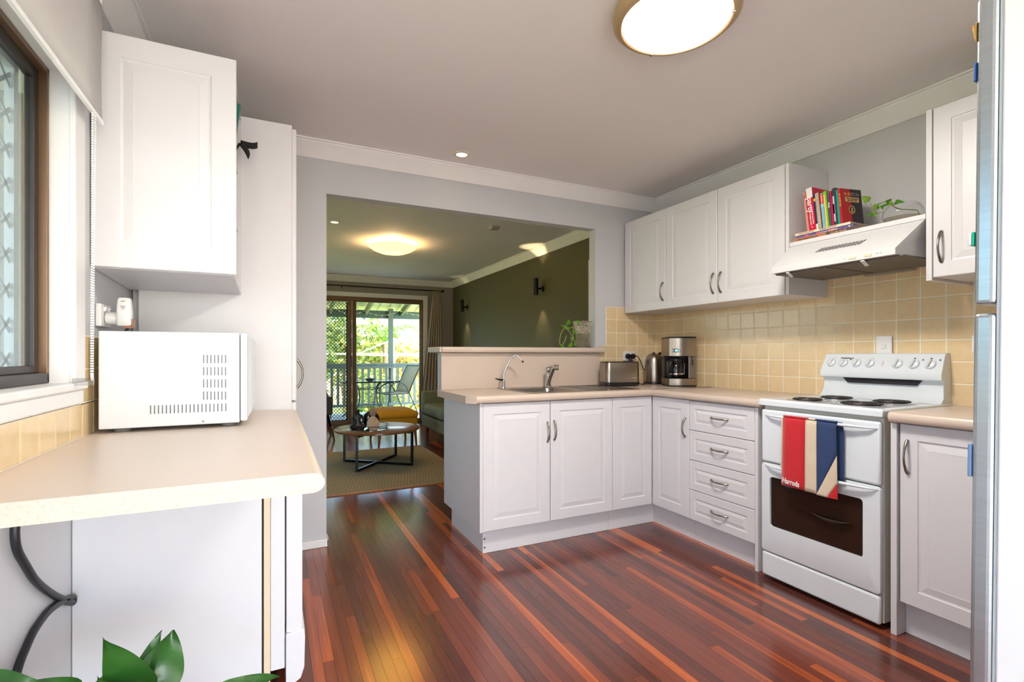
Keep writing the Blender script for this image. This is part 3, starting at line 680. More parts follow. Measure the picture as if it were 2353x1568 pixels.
# cooktop with pressed edge
ck = MB(); ck.rings([[(2.262, 1.171, .888), (2.835, 1.171, .888), (2.835, 1.750, .888), (2.262, 1.750, .888)], [(2.262, 1.171, .916), (2.835, 1.171, .916), (2.835, 1.750, .916), (2.262, 1.750, .916)], [(2.268, 1.177, .923), (2.830, 1.177, .923), (2.830, 1.744, .923), (2.268, 1.744, .923)], [(2.285, 1.194, .923), (2.815, 1.194, .923), (2.815, 1.727, .923), (2.285, 1.727, .923)], [(2.292, 1.201, .920), (2.808, 1.201, .920), (2.808, 1.720, .920), (2.292, 1.720, .920)]])
ck.build('cooktop', W_ENAM, stv, bevel=.004, smooth=True, ang=30)
for bx_, by_, br in ((2.395, 1.580, .072), (2.630, 1.580, .078), (2.405, 1.335, .092), (2.640, 1.330, .080)):
    bu = MB().lathe([(br+.016, .0), (br+.016, .003), (br+.006, .004), (br, -.002), (br*.3, -.002)], (bx_, by_, .9205), 36).build('drip_tray', CHROME, stv, smooth=True, ang=50)
    co = MB(); pts = []
    turns = 4.2
    for i in range(int(turns*22)+1):
        a = 2*math.pi*i/22; rr_ = br*.22 + (br*.74)*i/(turns*22); pts.append((bx_+rr_*math.cos(a), by_+rr_*math.sin(a), .9275))
    co.tube(pts, .0042, 6); co.build('coil_element', M('coil_grey', (52, 46, 44), .5, .3), bu, smooth=True)
# control upright
sec = [(2.725, .921), (2.742, .925), (2.762, .945), (2.773, .975), (2.775, 1.005), (2.770, 1.026), (2.748, 1.028), (2.745, 1.034), (2.745, 1.056), (2.749, 1.066), (2.785, 1.140), (2.793, 1.151), (2.806, 1.156), (2.836, 1.156), (2.836, .921)]
def yw(z): return .006*max(0, min(1, (z-1.03)/.12)) + .006*math.exp(-((z-.99)/.03)**2)
bk = MB()
ringA = [(x_, 1.178 + yw(z_), z_) for x_, z_ in sec]; ringB = [(x_, 1.736 - yw(z_), z_) for x_, z_ in sec]
bk.rings([ringA, ringB]); bk.build('control_upright', W_ENAM, stv, bevel=.004, smooth=True, ang=32)
MB().prism([(1.262, 1.0268), (1.625, 1.0268), (1.60, 1.000), (1.287, 1.000)], 'x', 2.7645, 2.7745).build('grab_slot', M('slot_dark', (34, 30, 38), .7), stv)
nrm = Vector((-(1.140-1.066), 0, (2.785-2.749))).normalized(); slp = Vector((2.785-2.749, 0, 1.140-1.066)).normalized()
KM = Matrix((Vector((0, -1, 0)), slp, nrm)).transposed()       # x right as seen, y up the slope, z out
for i, yk in enumerate((1.686, 1.622, 1.556, 1.492, 1.368, 1.298, 1.232)):
    cpt = Vector((2.767, yk, 1.103)) + nrm*.002; rk_ = .0215 if i < 4 else .0235
    xf = Matrix.Translation(cpt) @ KM.to_4x4()
    kb = MB(xf).lathe([(rk_+.001, -.001), (rk_, .007), (rk_-.003, .009)], (0, 0, 0), 24).build('knob', W_ENAM, stv, smooth=True, ang=35)
    MB(xf @ Matrix.Rotation(R(-14), 4, 'Z')).box(-.005, .005, -rk_+.003, rk_-.003, .0092, .017).build('knob_grip', M('knob_grey', (206, 209, 205), .3), kb, bevel=.003)
mk = MB(Matrix.Translation(Vector((2.767, 0, 1.103)) + nrm*.0008) @ KM.to_4x4())
for yk, du in ((1.590, .021), (1.264, .022), (1.197, .022)): mk.lathe([(.0035, 0), (.0035, .0012)], (-yk, du, 0), 10)
for yk, du in ((1.298, .030), (1.232, .030)): mk.box(-yk-.004, -yk+.004, du-.002, du+.002, 0, .0008)
for yk in (1.686, 1.622, 1.556, 1.492): mk.lathe([(.0018, 0), (.0018, .0008)], (-yk+.012, .028, 0), 8)
tag(mk.build('panel_marks', M('print_black', (36, 36, 38), .5), stv), kind='stuff')
clk = MB(Matrix.Translation(Vector((2.767, 0, 1.103)) + nrm*.0005) @ KM.to_4x4()); clk.box(-1.436, -1.430, -.012, .014, 0, .003); clk.build('timer_switch', M('switch_pink', (222, 206, 196), .4), stv, bevel=.001)
text_mesh('brand_lettering', 'Westinghouse', .0115, MATS['print_black'], frame(Vector((2.7795, 1.610, 1.1295)) + nrm*.0008, (0, -1, 0), slp), stv, bold=.0002)
# ---- tea towel over the grill handle
tw = thing('tea_towel', 'red, cream and navy tea towel draped over the stove handle', 'towel', (2.235, 1.46, .51))
RED = M('towel_red', (196, 22, 34), .9, var=.08, scale=120, sheen=.3, bump=.2, bscale=500); CRM = M('towel_cream', (216, 198, 172), .9, var=.05, bump=.2, bscale=500); NVY = M('towel_navy', (46, 66, 106), .9, var=.08, bump=.2, bscale=500)
def tp(s, t, back=False):
    y = 1.588 - .252*s; z = .850 - .338*t
    x = 2.2255 - .006*math.sin(3.0*s+.6)*t - .003*math.sin(9*s)*t
    if t < .03: x += (.03-t)/.03*.006
    y += .006*t*(1-2*s)
    return (x, y, z)
def poly_strip(name, cols, mat, n=18):
    """cloth panel between two boundaries s0(t), s1(t)"""
    mb = MB(); t0, t1 = cols[2]
    mb.grid(lambda u, v: tp(cols[0](t0+(t1-t0)*v) + (cols[1](t0+(t1-t0)*v)-cols[0](t0+(t1-t0)*v))*u, t0+(t1-t0)*v), 5, n)
    return mb.build(name, mat, tw, smooth=True, solid=.002)
poly_strip('red_panel', (lambda t: 0, lambda t: .445, (0, .985)), RED)
poly_strip('cream_stripe', (lambda t: .445, lambda t: .655, (0, .99)), CRM)
dg1 = lambda t: 1 if t < .43 else 1 - .345*(t-.43)/.56       # lower edge of navy
dg2 = lambda t: 1 if t < .79 else 1 - .17*(t-.79)/.21
poly_strip('navy_panel', (lambda t: .655, dg1, (0, .99)), NVY, 24)
poly_strip('cream_diagonal', (dg1, dg2, (.43, 1.0)), CRM, 24)
poly_strip('red_corner', (dg2, lambda t: 1, (.79, 1.0)), RED)
mb = MB(); mb.grid(lambda u, v: (2.2335 + (.022 if v > .12 else .01+.1*v), 1.583-.262*u, .851-.262*v), 6, 12); mb.build('back_layer', NVY, tw, smooth=True, solid=.002)
mb = MB(); mb.grid(lambda u, v: (2.2255+.013*v, 1.588-.252*u, .850+.005*math.sin(math.pi*v)), 8, 4); mb.build('fold_over', [RED, CRM, NVY], tw, smooth=True, solid=.002)
fo = [o for o in bpy.data.objects if o.parent == tw and o.name.startswith('fold_over')][0]
for i, pl in enumerate(fo.data.polygons): pl.material_index = 0 if (i % 8) < 4 else (1 if (i % 8) < 5 else 2)
MB().add([tp(-.03, .03), tp(0, .03), tp(0, .75), tp(-.028, .75)], [(0, 1, 2, 3)]).build('hem', CRM, tw, solid=.002)
text_mesh('lettering', 'Harrods', .036, M('print_white', (240, 238, 234), .7), frame(Vector(tp(.20, .915))+Vector((-.0028, 0, 0)), (0, -1, -.06), (0, 0, 1)), tw, bold=.0009, sx=.7)
tg = MB().box(2.238, 2.2395, 1.589, 1.6, .586, .602).build('flag_tag', M('tag_navy', (40, 36, 84), .8), tw)
MB().box(2.2372, 2.2379, 1.589, 1.6, .586, .590).build('tag_red_band', RED, tg)
MB().box(2.2372, 2.2379, 1.589, 1.6, .5905, .592).build('tag_white_band', M('tag_white', (235, 232, 236), .8), tg)
mb = MB()
for i in range(16):
    yv = 1.584-.0018*i; mb.tube([(2.2415, yv, .523), (2.239, yv-.001, .505-.006*random.random())], .0009, 4)
tag(mb.build('fringe', NVY, tw), kind='stuff')

# ================================================================== range hood
hd = thing('range_hood', 'white slanted range hood between the wall cupboards', 'range hood', (2.6, 1.44, 1.56))
hs = [(2.836, 1.727), (2.502, 1.727), (2.495, 1.722), (2.352, 1.602), (2.348, 1.598), (2.348, 1.570), (2.836, 1.570)]
hb = MB()
A = [(x_, 1.168 if x_ < 2.4 else 1.131, z_) for x_, z_ in hs]; Bq = [(x_, 1.742 if x_ < 2.4 else 1.745, z_) for x_, z_ in hs]
hb.rings([A, Bq]); hb.build('canopy', M('hood_enamel', (212, 212, 212), .3, var=.01), hd, bevel=.002)
FIL = M('grease_filter', (112, 104, 98), .5, .6, var=.15, scale=300, bump=.4, bscale=400)
for y0, y1 in ((1.47, 1.735), (1.15, 1.46)): MB().box(2.372, 2.76, y0, y1, 1.563, 1.5695).build('grease_filter', FIL, hd, bevel=.002)
for yv in (1.655, 1.300): MB().obox((2.372, yv, 1.556), .022, .009, .003, Matrix.Rotation(R(28), 3, 'Y')).build('filter_latch', W_PLAS, hd, bevel=.003)
MB().box(2.762, 2.80, 1.30, 1.52, 1.556, 1.5695).build('light_cover', M('hood_grey', (150, 142, 132), .5), hd, bevel=.003)
sl_n = Vector((-(1.722-1.602), 0, -(2.352-2.495))).normalized(); sl_n = Vector((-(.12), 0, .143)).normalized(); sl_u = Vector((.143, 0, .12)).normalized()
HM = Matrix((Vector((0, -1, 0)), sl_u, sl_n)).transposed()
for i in range(13):
    xx = -.098 + i*.0163; MB(Matrix.Translation((2.4235, 1.437, 1.662)) @ HM.to_4x4()).add([(xx-.013, -.016, .0016), (xx-.007, -.016, .0016), (xx+.013, .016, .0016), (xx+.007, .016, .0016)], [(0, 1, 2, 3)]).build('vent_slit', M('vent_black', (38, 36, 36), .7), hd, solid=.0008)
for yv in (1.338, 1.275): MB().box(2.3455, 2.3478, yv-.016, yv+.016, 1.579, 1.590).build('slide_switch', M('switch_cream', (226, 206, 176), .4), hd, bevel=.001)
mk = MB()
for yv in (1.24, 1.232, 1.222, 1.372): mk.lathe([(.0022, 0), (.0022, -.0008)], (2.348, yv, 1.586), 8, 'x')
tag(mk.build('indicator_marks', M('mark_grey', (140, 140, 140), .6), hd), kind='stuff')
sh = tag(MB().box(2.500, 2.836, 1.130, 1.746, 1.7275, 1.749).build('shelf_board', W_CAB, None, bevel=.001), 'white shelf board on top of the range hood', 'shelf')
# ================================================================== sink and taps
sk = thing('kitchen_sink', 'stainless steel sink with drainer set into the long worktop', 'sink', (1.8, 2.86, .9))
SST = M('sink_steel', (150, 146, 140), .22, 1.0, var=.06, scale=30, stretch=(1, 40, 1))
mb = MB(); Z = .9158
def rrect(x0, x1, y0, y1, z, r=.05, n=6):
    out = []
    for cx_, cy_, s0 in ((x1-r, y1-r, 0), (x0+r, y1-r, 90), (x0+r, y0+r, 180), (x1-r, y0+r, 270)):
        for i in range(n): a = R(s0+90*i/(n-1)); out.append((cx_+r*math.cos(a), cy_+r*math.sin(a), z))
    return out
o_ = (1.382, 1.80, 2.612, 3.108)
mb.rings([rrect(*o_, Z-.0005, .012), rrect(*o_, Z+.0030, .012), rrect(1.388, 1.794, 2.618, 3.102, Z+.0038, .01), rrect(SX0+.012, SX1-.012, SYa+.012, SYb-.012, Z+.001, .06), rrect(SX0+.018, SX1-.018, SYa+.018, SYb-.018, Z-.012, .06), rrect(SX0+.03, SX1-.03, SYa+.03, SYb-.03, Z-.15, .06), rrect(SX0+.06, SX1-.06, SYa+.06, SYb-.06, Z-.165, .05)], False, True)
mb.build('bowl', SST, sk, smooth=True, ang=40)
mb = MB(); mb.rings([rrect(1.8002, 2.225, 2.612, 3.108, Z-.0005, .012), rrect(1.8002, 2.225, 2.612, 3.108, Z+.0030, .012), rrect(1.806, 2.219, 2.618, 3.102, Z+.0038, .01)])
dr = mb.build('drainer', SST, sk, smooth=True, ang=30)
for i in range(9):
    yv = 2.68 + i*.045; MB().tube([(1.84, yv, Z+.004), (2.17, yv, Z+.0045)], [.003, .004], 6).build('drainer_ridge', SST, dr, smooth=True)
tp_ = thing('filter_tap', 'slim chrome gooseneck filter tap with a black lever', 'tap', (1.44, 3.03, .92))
b0 = Vector((1.408, 3.05, .9205)); 
MB().lathe([(.016, 0), (.016, .012), (.013, .016), (.014, .05), (.010, .056)], b0, 18).build('base', CHROME, tp_, smooth=True, ang=40)
MB().tube([b0+Vector((-.005, -.004, .055)), b0+Vector((-.03, -.006, .058)), b0+Vector((-.062, -.008, .066))], [.007, .006, .003], 8).build('lever', BLACK, tp_, smooth=True)
gp = [b0+Vector(q) for q in ((.004, 0, .05), (.004, 0, .09), (.014, -.004, .125), (.034, -.012, .17), (.052, -.02, .205), (.064, -.026, .218), (.08, -.034, .222), (.094, -.042, .214), (.108, -.05, .198), (.116, -.055, .186))]
MB().tube(smooth_path(gp), .0055, 10).build('spout', CHROME, tp_, smooth=True)
MB().tube([gp[-1], gp[-1]+Vector((.006, -.004, -.012))], .007, 8).build('nozzle', BLACK, tp_, smooth=True)
tp_ = thing('mixer_tap', 'chrome mixer tap with swivel spout and side lever', 'tap', (1.79, 3.04, .92))
b0 = Vector((1.765, 3.06, .9199))
MB().lathe([(.024, 0), (.022, .012), (.0185, .02), (.0175, .11), (.019, .115), (.019, .13), (.012, .138)], b0, 20).build('body', CHROME, tp_, smooth=True, ang=40)
MB().tube([b0+Vector((0, 0, .128)), b0+Vector((.03, -.004, .142)), b0+Vector((.068, -.01, .151)), b0+Vector((.078, -.011, .151))], [.011, .006, .0045, .006], 10).build('lever', CHROME, tp_, smooth=True)
MB().tube([b0+Vector((-.014, -.02, .015)), b0+Vector((-.02, -.06, .07)), b0+Vector((-.028, -.12, .13)), b0+Vector((-.034, -.155, .15)), b0+Vector((-.038, -.178, .146)), b0+Vector((-.040, -.186, .128))], [.014, .014, .013, .013, .014, .0145], 12).build('spout', CHROME, tp_, smooth=True)
# ================================================================== toaster, kettle, coffee machine
def yrot(c, a): return Matrix.Translation(c) @ Matrix.Rotation(a, 4, 'Z')
def rrxy(w, d, z, r, n=6): return rrect(-w/2, w/2, -d/2, d/2, z, r, n)
ts = thing('toaster', 'brushed steel two-slice toaster on a black base', 'toaster', (2.30, 2.97, .915))
xf = yrot((2.318, 2.965, .9155), R(-12))
MB(xf).rings([rrxy(.262, .142, .006, .03), rrxy(.272, .152, .010, .034), rrxy(.272, .152, .030, .034)]).build('base', BLACK, ts, smooth=True, ang=40)
MB(xf).rings([rrxy(.268, .148, .0305, .032), rrxy(.268, .148, .170, .032), rrxy(.262, .142, .174, .03)]).build('shell', STEEL_V, ts, smooth=True, ang=40)
MB(xf).rings([rrxy(.263, .143, .1742, .03), rrxy(.26, .14, .180, .03)]).build('top_plate', BLACK, ts, smooth=True, ang=40)
for yv in (-.03, .03): MB(xf).box(-.09, .09, yv-.012, yv+.012, .1802, .1808).build('bread_slot', DARK, ts)
MB(xf).box(.1355, .150, -.012, .012, .115, .128).build('lever', CHROME, ts, bevel=.003)
MB(xf).lathe([(.012, .1345), (.012, .142), (.009, .145)], (0, .0, .06), 16, 'x').build('dial', CHROME, ts, smooth=True)
for i in range(4): MB(xf).lathe([(.004, -.0745), (.004, -.077)], (.055+i*.017, 0, .062), 10, 'y').build('button', CHROME, ts, smooth=True)
for sx_, sy_ in ((-.1, -.05), (.1, -.05), (-.1, .05), (.1, .05)): MB(xf).lathe([(.01, 0), (.01, .0065)], (sx_, sy_, 0), 10).build('foot', BLACK, ts)
kt = thing('kettle', 'brushed steel kettle with black handle in the worktop corner', 'kettle', (2.68, 3.03, .915))
kc = Vector((2.735, 3.060, .9155))
MB().lathe([(.082, 0), (.084, .006), (.08, .016), (.076, .018)], kc, 28).build('power_base', BLACK, kt, smooth=True, ang=40)
prof = [(.076, .019), (.0775, .03), (.0765, .08), (.072, .14), (.066, .185), (.058, .215), (.045, .232), (.03, .238), (.0, .239)]
MB().lathe([(max(r_, .001), h_) for r_, h_ in prof], kc, 32).build('jug', STEEL_V, kt, smooth=True, ang=60)
hx = Vector((.866, -.5, 0)); hy_ = Vector((.5, .866, 0))
def kp(a, h_, b=0): return kc + hx*a + hy_*b + Vector((0, 0, h_))
MB().tube(smooth_path([kp(.035, .237), kp(.07, .243), (kp(.10, .225)), kp(.112, .18), kp(.11, .12), kp(.098, .07), kp(.075, .045)]), .0125, 10, flat=.8).build('handle', BLACK, kt, smooth=True)
MB().tube(smooth_path([kp(.072, .205), kp(.078, .13), kp(.079, .05)]), .016, 8, flat=.5).build('back_spine', BLACK, kt, smooth=True)
mbg = MB(); mbg.tube([kp(.060, .175, -.043), kp(.066, .12, -.044), kp(.068, .07, -.044)], [.008, .011, .008], 8, flat=.5); mbg.build('water_gauge', M('gauge_olive', (150, 146, 116), .3), kt, smooth=True)
MB().lathe([(.012, .239), (.014, .246), (.004, .25)], kc, 14).build('lid_knob', BLACK, kt, smooth=True)
cm = thing('coffee_maker', 'brushed steel drip coffee maker with a glass jug', 'coffee maker', (2.70, 2.86, .915))
xf = yrot((2.710, 2.772, .9155), R(-26)) @ Matrix.Diagonal((.93, .93, 1, 1)); CW, CD = .20, .22
def arcplan(x0, x1, yb, yf, bul, z, n=12):   # bowed front
    return [(x1, yb, z), (x0, yb, z)] + [(x0+(x1-x0)*i/n, yf - bul*math.sin(math.pi*i/n), z) for i in range(n+1)]
MB(xf).rings([arcplan(-.105, .105, .10, -.11, .03, 0), arcplan(-.105, .105, .10, -.11, .03, .012)]).build('foot_plate', BLACK, cm, smooth=True, ang=30)
MB(xf).rings([arcplan(-.104, .104, .10, -.108, .03, .0122), arcplan(-.104, .104, .10, -.108, .03, .058)]).build('base', STEEL_V, cm, smooth=True, ang=30)
MB(xf).lathe([(.066, 0), (.066, .004)], (-.03, -.045, .0582), 24).build('hot_plate', BLACK, cm, smooth=True)
MB(xf).box(.046, .104, -.108, .10, .0583, .222).build('side_column', STEEL_V, cm, bevel=.003)
MB(xf).box(-.10, .0455, .03, .10, .0583, .222).build('rear_housing', BLACK, cm)
MB(xf).rings([arcplan(-.104, .104, .10, -.108, .03, .2225), arcplan(-.104, .104, .10, -.108, .03, .350)]).build('brew_head', STEEL_V, cm, smooth=True, ang=30)
MB(xf).rings([arcplan(-.105, .105, .10, -.11, .03, .3502), arcplan(-.102, .102, .098, -.105, .03, .362)]).build('lid', BLACK, cm, smooth=True, ang=30)
MB(xf).box(.068, .082, -.1125, -.109, .155, .335).build('water_gauge', M('gauge_dark', (54, 50, 48), .3), cm, bevel=.002)
gm = M('gauge_mark', (196, 196, 194), .5)
for i in range(7): MB(xf).box(.071, .079, -.1132, -.1127, .200+i*.019, .2035+i*.019).build('gauge_mark', gm, cm)
MB(xf).box(-.075, -.042, -.1365, -.127, .249, .274).build('display_bezel', BLACK, cm, bevel=.002)
MB(xf).box(-.070, -.047, -.1372, -.1366, .2535, .2695).build('display', M('lcd_blue', (120, 190, 230), .3, emis=(140, 205, 245), estr=.7), cm)
for sx_ in (-.085, -.031):
    for z in (.252, .271): MB(xf).lathe([(.004, -.131), (.004, -.1335 if sx_ < -.05 else -.1385)], (sx_, 0, z), 10, 'y').build('button', CHROME, cm, smooth=True)
jg = MB(xf).lathe([(.050, .0), (.060, .008), (.066, .03), (.067, .06), (.060, .09), (.050, .112), (.047, .12)], (-.03, -.045, .0625), 28, cap1=False).build('glass_jug', pane_mat('jug_glass', (186, 186, 190), 1.6), cm, smooth=True)
MB(xf).lathe([(.049, .001), (.0585, .008), (.0615, .02), (.0618, .022), (.001, .022)], (-.03, -.045, .0626), 24, cap1=False).build('coffee', M('coffee_brown', (48, 26, 14), .1), jg, smooth=True)
MB(xf).lathe([(.0685, .026), (.0685, .034)], (-.03, -.045, .0625), 28, cap0=False, cap1=False).build('jug_band', CHROME, jg, smooth=True)
MB(xf).lathe([(.048, .12), (.050, .126), (.046, .14), (.02, .146), (.001, .147)], (-.03, -.045, .0625), 24).build('jug_lid', BLACK, jg, smooth=True, ang=40)
hpts = [(-.085, -.09, .19), (-.115, -.115, .185), (-.128, -.125, .15), (-.126, -.123, .11), (-.112, -.112, .08), (-.09, -.094, .076)]
MB(xf).tube(smooth_path([Vector(q) for q in hpts]), .012, 10, flat=.7).build('jug_handle', BLACK, jg, smooth=True)
for i in range(6): MB(xf).box(.012, .018, -.098, -.0975, .10+i*.0125, .1035+i*.0125).build('level_mark', gm, jg)
# ---- sockets
def socket_plate(name, label, face, parts):
    t = thing(name, label, 'socket', face[3]); MB().box(*face[0:3][0], *face[0:3][1], *face[0:3][2]).build('face_plate', W_PLAS, t, bevel=.003)
    for nm, b, mt in parts: MB().box(*b).build(nm, mt, t, bevel=.0015)
    return t
YT = YB-.0102
t = socket_plate('power_socket', 'white double power socket on the cream tiles behind the toaster', ((2.492, 2.610), (YT-.010, YT), (1.100, 1.175), (2.55, YT, 1.10)), [('rocker_switch', (2.522, 2.532, YT-.014, YT-.0105, 1.152, 1.166), W_PLAS), ('rocker_switch', (2.57, 2.58, YT-.014, YT-.0105, 1.152, 1.166), W_PLAS)])
t = socket_plate('power_socket', 'white power socket low on the cream tiles behind the kettle', ((2.70, 2.775), (YT-.010, YT), (1.02, 1.135), (2.73, YT, 1.02)), [('rocker_switch', (2.73, 2.742, YT-.014, YT-.0105, 1.095, 1.11), W_PLAS)])
XT = XR-.0102
t = socket_plate('isolator_switch', 'white stove isolator switch on the tiles above the control panel', ((XT-.012, XT), (1.418, 1.490), (1.145, 1.245), (XT, 1.45, 1.15)), [('rocker_switch', (XT-.016, XT-.0125, 1.444, 1.464, 1.180, 1.200), W_PLAS)])
t = socket_plate('power_socket', 'white power socket on the tiles beside the fridge', ((XT-.012, XT), (1.025, 1.10), (1.155, 1.235), (XT, 1.06, 1.155)), [('rocker_switch', (XT-.016, XT-.0125, 1.05, 1.062, 1.21, 1.224), W_PLAS)])
t['label'] = 'white power socket on the tiles beside the fridge'
def plug(label, px, pz, path):
    t = thing('plug_and_cord', label, 'cord', (px, YT-.03, pz))
    MB().lathe([(.019, -.0108), (.021, -.016), (.021, -.032), (.015, -.040)], (px, YT, pz), 18, 'y').build('plug', BLACK, t, smooth=True, ang=40)
    MB().tube(smooth_path([Vector(q) for q in path]), .0035, 8).build('cord', BLACK, t, smooth=True)
plug('round black plug and cord running down to the toaster', 2.527, 1.135, [(2.527, YT-.035, 1.125), (2.525, YT-.04, 1.10), (2.52, YT-.05, 1.02), (2.50, YT-.06, .94), (2.49, YT-.07, .9195), (2.46, 3.02, .9195)])
plug('round black plug with cord sagging across to the kettle', 2.575, 1.135, [(2.590, YT-.038, 1.137), (2.612, YT-.036, 1.133), (2.635, YT-.04, 1.10), (2.655, YT-.045, 1.05), (2.675, YT-.05, 1.02), (2.70, YT-.05, 1.015)])
tag(MB().tube(smooth_path([Vector(q) for q in ((2.455, 2.96, .99), (2.47, 2.97, .985), (2.50, 2.975, .955), (2.53, 2.985, .925), (2.58, 2.99, .9195), (2.585, 3.0, .9195))]), .0035, 8).build('loose_cord', BLACK, None, smooth=True), 'thin black cord curving down behind the toaster', 'cord')
MB().lathe([(.001, .046), (.012, .04), (.018, .01), (.018, .0)], (2.527, YT-.055, 1.075), 12).build('adapter_cone', BLACK, [o for o in bpy.data.objects if o.name.startswith('plug_and_cord')][0], smooth=True)

# ================================================================== things on the hood shelf
bz = .7495 + 1.0
def book(label, cat_, w, hgt, dep, col, root_xf, cover2=None, rough=.4, name='book', pages=(232, 226, 214)):
    """upright book: spine faces local -x, thickness along local -y"""
    t = bpy.data.objects.new(name, None); COL.objects.link(t); t.matrix_basis = root_xf; t.empty_display_size = .03; tag(t, label, cat_, 'books on the hood shelf')
    cm_ = M('cover_%d_%d_%d' % col, col, rough, var=.06, scale=60)
    mb = MB(root_xf); mb.box(0, .0025, -w, 0, 0, hgt).box(.0025, dep, -.0022, 0, 0, hgt).box(.0025, dep, -w, -w+.0022, 0, hgt)
    mb.build('cover', cm_, t)
    MB(root_xf).box(.004, dep-.003, -w+.0025, -.0025, .003, hgt-.003).build('pages', M('paper_%d' % pages[0], pages, .8, var=.05, scale=200), t)
    return t
def lay(y0, y1, z0, z1, x0, dep, col, label, rot=0):
    t = thing('book', label, 'book', (x0, (y0+y1)/2, z0), group='books on the hood shelf')
    cm_ = M('cover_%d_%d_%d' % col, col, .4, var=.10, scale=25)
    MB().box(x0, x0+.0025, y0, y1, z0, z1).box(x0+.0025, x0+dep, y0, y1, z0, z0+.0022).box(x0+.0025, x0+dep, y0, y1, z1-.0022, z1).build('cover', cm_, t)
    MB().box(x0+.004, x0+dep-.003, y0+.002, y1-.002, z0+.0025, z1-.0025).build('pages', M('paper_brown', (206, 190, 170), .8, var=.08, scale=200), t)
    return t
b1 = lay(1.40, 1.737, bz+.0005, bz+.0185, 2.515, .25, (178, 122, 84), 'thick tan book lying flat at the bottom of the pile')
MB().box(2.5142, 2.5148, 1.40, 1.56, bz+.001, bz+.018).build('dark_spine_band', M('spine_dark', (92, 72, 66), .4), b1)
text_mesh('spine_lettering', 'Australian House', .016, M('print_brown', (96, 66, 48), .6), frame((2.5140, 1.655, bz+.0085), (0, -1, 0), (0, 0, 1)), b1, shear=.25)
text_mesh('spine_lettering', 'Guide book', .016, M('print_gold', (214, 176, 120), .6), frame((2.5136, 1.500, bz+.0085), (0, -1, 0), (0, 0, 1)), b1, shear=.25)
b2 = lay(1.437, 1.722, bz+.019, bz+.0325, 2.528, .22, (104, 98, 168), 'violet book in the middle of the flat pile')
for y0, y1 in ((1.66, 1.68), (1.60, 1.618), (1.52, 1.56)): MB().box(2.5272, 2.5278, y0, y1, bz+.020, bz+.0315).build('pink_patch', M('pink_patch', (206, 96, 130), .5, var=.2, scale=120), b2)
text_mesh('spine_lettering', 'essential  cookbook', .011, M('print_white', (240, 238, 234), .7), frame((2.5265, 1.555, bz+.026), (0, -1, 0), (0, 0, 1)), b2, shear=.25)
MB().lathe([(.004, 0), (.004, .0006)], (2.5274, 1.455, bz+.026), 10, 'x').build('publisher_dot', MATS['print_white'], b2)
b3 = lay(1.447, 1.730, bz+.033, bz+.0455, 2.522, .20, (222, 212, 186), 'cream book on top of the flat pile')
text_mesh('spine_lettering', 'STRAITS OF MALAYSIA', .0085, M('print_red', (178, 70, 52), .6), frame((2.5216, 1.668, bz+.0395), (0, -1, 0), (0, 0, 1)), b3)
text_mesh('spine_lettering', 'CHINESE COOKBOOK', .0085, M('print_black', (36, 36, 38), .5), frame((2.5216, 1.555, bz+.0395), (0, -1, 0), (0, 0, 1)), b3)
zb_ = bz + .046
def upright(y, lean, x=2.535): return Matrix.Translation((x, y, zb_)) @ Matrix.Rotation(R(-lean), 4, 'X')
def spine_text(t, body, size, z, w, mat, yoff=0, sx=1.0, bold=.0002):
    xf_ = t.matrix_basis
    o = Vector((-.0009, -w/2+yoff, z)); fr = frame(o, (0, 0, -1), (0, -1, 0))
    text_mesh('spine_lettering', body, size, mat, xf_ @ frame(o, (0, 0, -1), (0, -1, 0)), t, bold=bold, sx=sx)
def band(t, w, z0, z1, col, nm='spine_band'):
    MB(t.matrix_basis).box(-.0006, .0, -w, 0, z0, z1).build(nm, M('band_%d_%d_%d' % col, col, .5), t)
PW_ = MATS['print_white']
def ysp(u, v): return at_x(u, v, 2.535).y
bk_list = [  # label, u0, u1, height, depth, colour
 ('salmon pink book at the left end of the upright row', 1855.2, 1860.2, .212, .16, (222, 140, 126)),
 ('thick crimson book with party in white letters on its spine', 1862, 1876, .228, .17, (206, 22, 62)),
 ('thin navy book with a white foot next to the crimson one', 1876.6, 1881, .190, .15, (40, 44, 84)),
 ('spiral bound book with a striped cream spine', 1882, 1890, .196, .16, (178, 34, 40)),
 ('pale teal book with an orange-red top band', 1891.2, 1898.2, .182, .15, (120, 186, 190)),
 ('lime green and yellow cookbook in the row', 1898.8, 1906, .188, .15, (132, 178, 34)),
 ('dark plum book in the upright row', 1906.6, 1912.6, .172, .14, (88, 70, 78)),
 ('narrow magenta book in the upright row', 1913.2, 1917, .180, .15, (180, 22, 82)),
 ('glossy black and white magazine in the upright row', 1918.2, 1925.5, .190, .16, (58, 54, 66)),
 ('bright teal book beside the red and black one', 1926.2, 1931.6, .176, .15, (0, 146, 132)),
]
